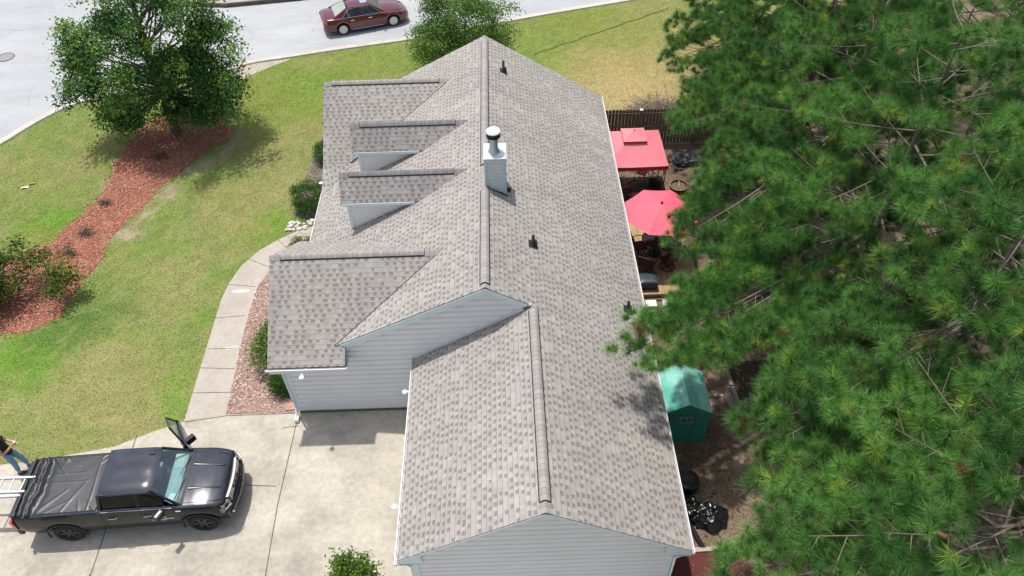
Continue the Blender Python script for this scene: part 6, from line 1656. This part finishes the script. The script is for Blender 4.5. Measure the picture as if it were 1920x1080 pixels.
pot('dark leafy potted plant behind the other one, in gazebo shade', (6.72, 10.45, .01), 1, 6)
kb = thing('firewood_kettle', 'round black fire kettle with copper rim and pale stick, beside the gazebo', 'fire pit', (7.72, 10.35, .01))
MB().lathe([(.18, .02), (.30, .12), (.35, .3), (.35, .42), (.32, .42), (.31, .3), (.2, .16), (0, .14)], 32).build('kettle', simple('black_kettle', (.035, .032, .03), .5), kb, 40)
cop = simple('copper_rim', (.52, .27, .12), .4, .2, 8, metal=.5)
MB().ring((0, 0, .425), .36, .022, 32, 6).build('rim', cop, kb, 60); MB().ring((0, 0, .33), .37, .014, 32, 6).build('band', cop, kb, 60)
MB().lathe([(.33, .36), (.0, .38)], 24).build('mesh_lid', simple('rusty_mesh', (.13, .10, .08), .8, .4, 60), kb)
MB().tube([(0, -.06, .40), (.02, .08, .43), (.04, .30, .46)], .016, 5).build('stick', simple('pale_stick', (.6, .45, .28), .8), kb)
for k in range(4): a = k * math.pi / 2; MB().box((math.cos(a) * .36, math.sin(a) * .36, .44), (.06, .06, .03), R3(0, 0, a)).build('rim_clip', cop, kb)
cl = thing('cooler', 'light blue plastic bin between gazebo and umbrella', 'bin', (7.22, 9.35, .01), .1)
t = MB(); t.box((0, 0, .2), (.46, .36, .4)); t.build('bin', simple('blue_plastic', (.25, .36, .58), .4), cl); t = MB(); t.grid(lambda u, v: (-.25 + .5 * u, -.2 + .4 * v, .40 + .04 * (1 - abs(2 * u - 1) ** 6) * (1 - abs(2 * v - 1) ** 6)), 10, 8); lid = t.build('lid', simple('pale_blue_lid', (.42, .53, .74), .4), cl, 60)
MB().box((-.1, .19, .42), (.14, .06, .03)).build('lid_handle', Mt['plastic'], lid)
broadleaf('ground_vine', 'low bright green leafy plant on the dirt beside the blue bin', 'plant', (8.05, 9.3, 0), (8.05, 9.3, .5), (8.05, 9.3, .25), (.55, .45, .28), 40, 35, .1, .11, [(.06, .14, .02), (.09, .19, .025), (.14, .25, .04)], 91, .02, .012, .5, None, 10, .2, None, 3)
def lumpy(name, mat, parent, s, seed, amp=.25, fq=3.0, n=40):
    from mathutils import noise as mn
    m = MB()
    def fn(u, v):
        th = math.pi * u; ph = 2 * math.pi * v; d = Vector((math.sin(th) * math.cos(ph), math.sin(th) * math.sin(ph), math.cos(th)))
        q = 1 + amp * mn.noise(d * fq + Vector((seed, 0, 0))) + amp * .6 * abs(mn.noise(d * fq * 2.1 + Vector((0, seed, 0)))) + amp * .10 * mn.noise(d * fq * 4.3)
        z = d.z * q * s[2]
        return (d.x * q * s[0], d.y * q * s[1], max(z, -s[2] * .62) + s[2] * .62)
    m.grid(fn, n, n * 2); o = m.build(name, mat, parent, 50)
    return o
tp = thing('tarp_heap', 'crumpled dark grey tarpaulin on the dirt near the end of the fence', 'tarp', (*(8.50, 12.51), 0)); lumpy('tarp', simple('grey_tarp', (.075, .08, .085), .5, .3), tp, (.5, .4, .22), 3, .5, 2.5)
r_ = random.Random(31)
for i, (u, lab) in enumerate((((8.14, 11.92), 'dark stone on the dirt right of the gazebo, nearest the tarpaulin'), ((7.95, 11.90), 'small dark stone beside the right rear of the copper rimmed kettle'), ((7.74, 12.51), 'small dark clod at the right corner of the gazebo roof'))):
    o = thing('stone', lab, 'stone', (*u, 0.0)); lumpy('rock', simple('dark_stone', (.05, .042, .035), .9, .3), o, (.09, .07, .06), 7 + i, .35, 2, 12)

# green tarp shed
gh = thing('garden_shed', 'small green tarpaulin greenhouse with a peaked roof beside the house', 'greenhouse', (0, 0, 0))
gx0, gx1, gy0, gy1, ge, ga = 4.96, 6.38, -1.50, -.02, 1.50, 1.93
gm_, n, p = nodemat('green_tarp'); 
c_ = mixc(n, ramp(n, noise(n, 3, 6, .6, None, (1, .4, 1)), .35, .7), (0.10, 0.45, 0.35), (0.32, 0.66, 0.58)); n.links.new(c_, p.inputs['Base Color']); p.inputs['Roughness'].default_value = .38; bump(n, p, noise(n, 6, 5), .5, .03)
gd = simple('green_tarp_wall', (0.02, 0.17, 0.12), .5, .2, 4, bmp=.2)
gmx = (gx0 + gx1) / 2
t = MB()
for s in (-1, 1):
    t.grid(lambda u, v: (gmx + s * (gx1 - gx0) / 2 * 1.03 * u, gy0 - .02 + (gy1 - gy0 + .04) * v, ga - (ga - ge) * u - .03 * math.sin(math.pi * u) * math.sin(math.pi * ((v * 2) % 1.0)) + .004 * math.sin(v * 30 + u * 9)), 8, 24)
t.build('roof', gm_, gh, 40)
t = MB()
t.add([(gx0, gy0, 0), (gx1, gy0, 0), (gx1, gy0, ge), (gmx, gy0, ga - .01), (gx0, gy0, ge)], [(0, 1, 2, 3, 4)]); t.add([(gx0, gy1, 0), (gx1, gy1, 0), (gx1, gy1, ge), (gmx, gy1, ga - .01), (gx0, gy1, ge)], [(4, 3, 2, 1, 0)])
for x in (gx0, gx1): t.grid(lambda u, v: (x + .02 * math.sin(math.pi * u) * math.sin(math.pi * 2 * v) * (1 if x > gmx else -1), gy0 + (gy1 - gy0) * v, ge * u), 6, 12)
t.build('wall', gd, gh, 40)
t = MB(); t.box((gmx - .12, gy0 - .012, .72), (.72, .012, 1.36)); t.tube([(gmx - .5, gy0 - .02, .04), (gmx - .5, gy0 - .02, 1.42), (gmx + .26, gy0 - .02, 1.42), (gmx + .26, gy0 - .02, .04)], .009, 4); dr_ = t.build('door', gd, gh)
t = MB(); t.box((gmx + .02, gy0 - .022, 1.20), (.36, .008, .24)); wn_ = t.build('window', simple('green_mesh_window', (.05, .11, .09), .4), gh)
t = MB()
for dx, dz, a, b in ((0, .13, .40, .02), (0, -.13, .40, .02), (.19, 0, .02, .26), (-.19, 0, .02, .26)): t.box((gmx + .02 + dx, gy0 - .028, 1.20 + dz), (a, .01, b))
t.build('window_frame', simple('pale_green_webbing', (.26, .36, .31), .6), wn_); MB().lathe([(0, 0), (.035, .005), (.0, .02)], 10, (gmx + .02, gy0 - .03, 1.24), 'y').build('logo_patch', Mt['galv'], wn_)
t = MB()
for y in (gy0, (gy0 + gy1) / 2, gy1): t.tube([(gx0, y, ge), (gmx, y, ga), (gx1, y, ge)], .014, 5)
t.tube([(gmx, gy0, ga + .004), (gmx, gy1, ga + .004)], .014, 5)
t.build('roof_pole', gm_, gh, 60)

# tub, bags, pipes
tb = thing('plastic_tub', 'round black plastic tub lying upside down on the dirt beside the house', 'tub', (5.60, -2.92, .01))
MB().lathe([(.37, 0), (.385, .03), (.36, .05), (.34, .24), (.31, .27), (.22, .275), (.2, .255), (.0, .25)], 36).build('tub', simple('black_plastic_gloss', (.012, .012, .013), .3), tb, 40)
t = MB()
for k in range(5): t.tube([(-.24, -.12 + .06 * k, .262), (0, -.12 + .06 * k, .272), (.24, -.12 + .06 * k, .262)], .01, 4)
t.build('ribs', simple('black_plastic_rib', (.016, .016, .017), .3), tb, 60)
bagm = simple('black_bin_liner', (.006, .006, .007), .3, .2, spec=.5)
for (loc, s, sd, lab) in (((6.02, -4.0, 0), (.44, .36, .26), 11, 'big shiny black trash bag farther from the house wall'), ((5.48, -3.72, 0), (.30, .32, .24), 12, 'smaller crumpled black trash bag touching the gutter line of the house')):
    o = thing('trash_bag', lab, 'trash bag', loc, group='black trash bags beside the house'); lumpy('bag', bagm, o, s, sd, .42, 1.7, 40)
    MB().lathe([(.03, 0), (.05, .04), (.02, .07), (.06, .12), (0, .1)], 9, (.05, .03, s[2] * 1.75)).build('tied_neck', bagm, o, 60)
dp = thing('drain_pipe', 'black corrugated drain pipe lying beside the trash bags', 'pipe', (0, 0, 0))
t = MB(); a = Vector((5.30, -3.85, .08)); b = Vector((5.66, -4.85, .07)); N = 44
t.tube([a.lerp(b, i / N) for i in range(N + 1)], [.075 if i % 2 else .066 for i in range(N + 1)], 12); t.build('pipe', simple('black_pipe_plastic', (.013, .013, .014), .4), dp, 30)
MB().ring((0, 0, 0), .06, .016, 16, 5, 'y').build('collar', Mt['plastic'], dp, 60).location = (5.67, -4.87, .07)
bt = thing('bucket', 'dark bucket squeezed between tub and trash bags at the roof edge', 'bucket', (5.22, -3.25, 0)); MB().lathe([(.12, 0), (.15, .28), (.165, .3), (.14, .3), (.12, .05), (0, .04)], 20).build('pail', simple('navy_plastic', (.02, .022, .05), .35), bt, 40); MB().tube([(-.15, 0, .28), (-.1, 0, .36), (.1, 0, .36), (.15, 0, .28)], .006, 4).build('handle', Mt['galv'], bt)
# timber edging, slab, bed boards, plank along the patio
tm_ = simple('weathered_timber', (.22, .19, .155), .9, .25, 6, bmp=.3)
for (a, b, lab) in (((7.62, 1.6), (7.66, .45), 'weathered timber edging beyond the shed, far length under the pine'), ((7.66, .40), (7.82, -1.0), 'weathered timber edging beside the tilted slab, near length')):
    o = thing('edging_timber', lab, 'timber', (*a, 0), group='timber edging of the back bed'); v = Vector((b[0] - a[0], b[1] - a[1], 0)); MB().bar((0, 0, .075), (v.x, v.y, .075), .12, .15).build('timber', tm_, o)
    for f in (.1, .9): MB().lathe([(.012, .148), (.014, .156), (0, .158)], 8, (v.x * f, v.y * f, 0)).build('spike_head', Mt['galv'], o)
o = thing('bed_board', 'thin pale board dividing the back bed behind the leafy plants', 'board', (7.86, -.62, 0)); MB().bar((0, 0, .06), (1.5, .14, .06), .04, .12).build('plank', simple('pale_board', (.36, .3, .24), .9, .2), o); MB().box((.02, 0, .1), (.05, .06, .2)).build('stake', tm_, o)
o = thing('paving_slab', 'square grey paving slab tilted against the timber edging', 'slab', (7.52, -.16, .10), .5); s_ = MB().box((0, 0, 0), (.36, .40, .05), R3(.1, .25, 0)).build('slab', concretemat('slab_concrete', (.27, .25, .235), (.2, .19, .17)), o)
sheet('bed_soil', [(7.75, 1.5), (7.8, .4), (7.95, -1.2), (10.5, -1.2), (10.5, 1.5)], .014, simple('dark_bed_soil', (.05, .032, .022), .95, .4, 6, bmp=.5))
o = thing('border_plank', 'pale weathered plank edging the dark red patio at the garage corner', 'plank', (4.86, -4.96, .03)); MB().bar((0, 0, .03), (1.5, .06, .03), .12, .06).build('plank', simple('pale_plank', (.45, .39, .31), .9, .2), o); MB().box((.02, .0, .05), (.2, .22, .08)).build('block', simple('cream_block', (.55, .5, .42), .85), o)
for i, (u, s, lab) in enumerate((((7.1, .15), .05, 'small white pebble on the dirt between shed and tilted slab, the left one'), ((7.3, .14), .035, 'small white pebble on the dirt between shed and tilted slab, the right one'))):
    o = thing('pebble', lab, 'stone', (*u, 0.01)); lumpy('rock', simple('white_pebble', (.6, .58, .54), .8), o, (s * 1.3, s, s * .6), 3 + i, .3, 2, 10)
o = thing('block', 'salmon coloured brick block at the foot of the downspout corner', 'block', (-6.42, .24, .016), .1); t = MB(); t.box((0, 0, .03), (.34, .26, .06)); t.build('brick', simple('salmon_block', (.48, .28, .21), .85, .15, 8, bmp=.3), o); MB().box((-.05, 0, .062), (.2, .12, .01)).build('channel', simple('salmon_channel', (.42, .25, .19), .9), o)
# white stones by the porch
r_ = random.Random(77)
wr_ = simple('white_stone', (.58, .55, .51), .85, .12, 12, bmp=.2)
for k in range(34):
    c = (-7.62 + r_.uniform(-.5, .42), 9.02 + r_.uniform(-.24, .26)); s = r_.uniform(.035, .07)
    o = thing('white_stone', 'one of the white stones heaped beside the end of the walkway', 'stone', (*c, .01), r_.uniform(0, 6), 'white stones heaped at the end of the walkway'); lumpy('rock', wr_, o, (s * 1.4, s, s * .7), k, .35, 2, 10)
# manhole cover and stray bits
o = thing('manhole_cover', 'round iron manhole cover set in the street at the left edge', 'manhole cover', (*(-25.86, 23.60), .006)); MB().lathe([(.42, 0), (.42, .012), (.0, .014)], 32).build('lid', simple('manhole_iron', (.26, .26, .26), .7, .25, 20, bmp=.5), o, 40); MB().ring((0, 0, .012), .45, .02, 32, 4).build('rim', Mt['joint'], o)
o = thing('cable', 'thin dark cable lying across the right hand lawn', 'cable', (0, 0, 0)); a = Vector((*(2.36, 22.12), .05)); b = Vector((*(10.13, 26.82), .05)); t = MB()
t.tube([a.lerp(b, i / 30) + Vector((.04 * math.sin(i * .9), .05 * math.sin(i * 1.3), .0)) for i in range(31)], .015, 5); t.build('cord', simple('dark_cord', (.05, .06, .03), .8), o)
for i, (u, v, lab) in enumerate(((47, 353, 'pale scrap lying on the lawn at the far left'), (60, 345, 'brownish piece of bark lying beside the pale scrap on the lawn'))):
    o = thing('litter', lab, 'litter', (*(-19.93, 12.12), .03) if i == 0 else (*(-19.71, 12.40), .03), .4); MB().grid(lambda u_, v_: (-.14 + .28 * u_, -.05 + .10 * v_, .02 + .03 * math.sin(u_ * 5) * (1 - v_)), 6, 3).build('scrap', Mt['white'] if i == 0 else simple('bark_scrap', (.3, .22, .16), .9), o)
print('verts', sum(len(o.data.vertices) for o in bpy.data.objects if o.type == 'MESH'))
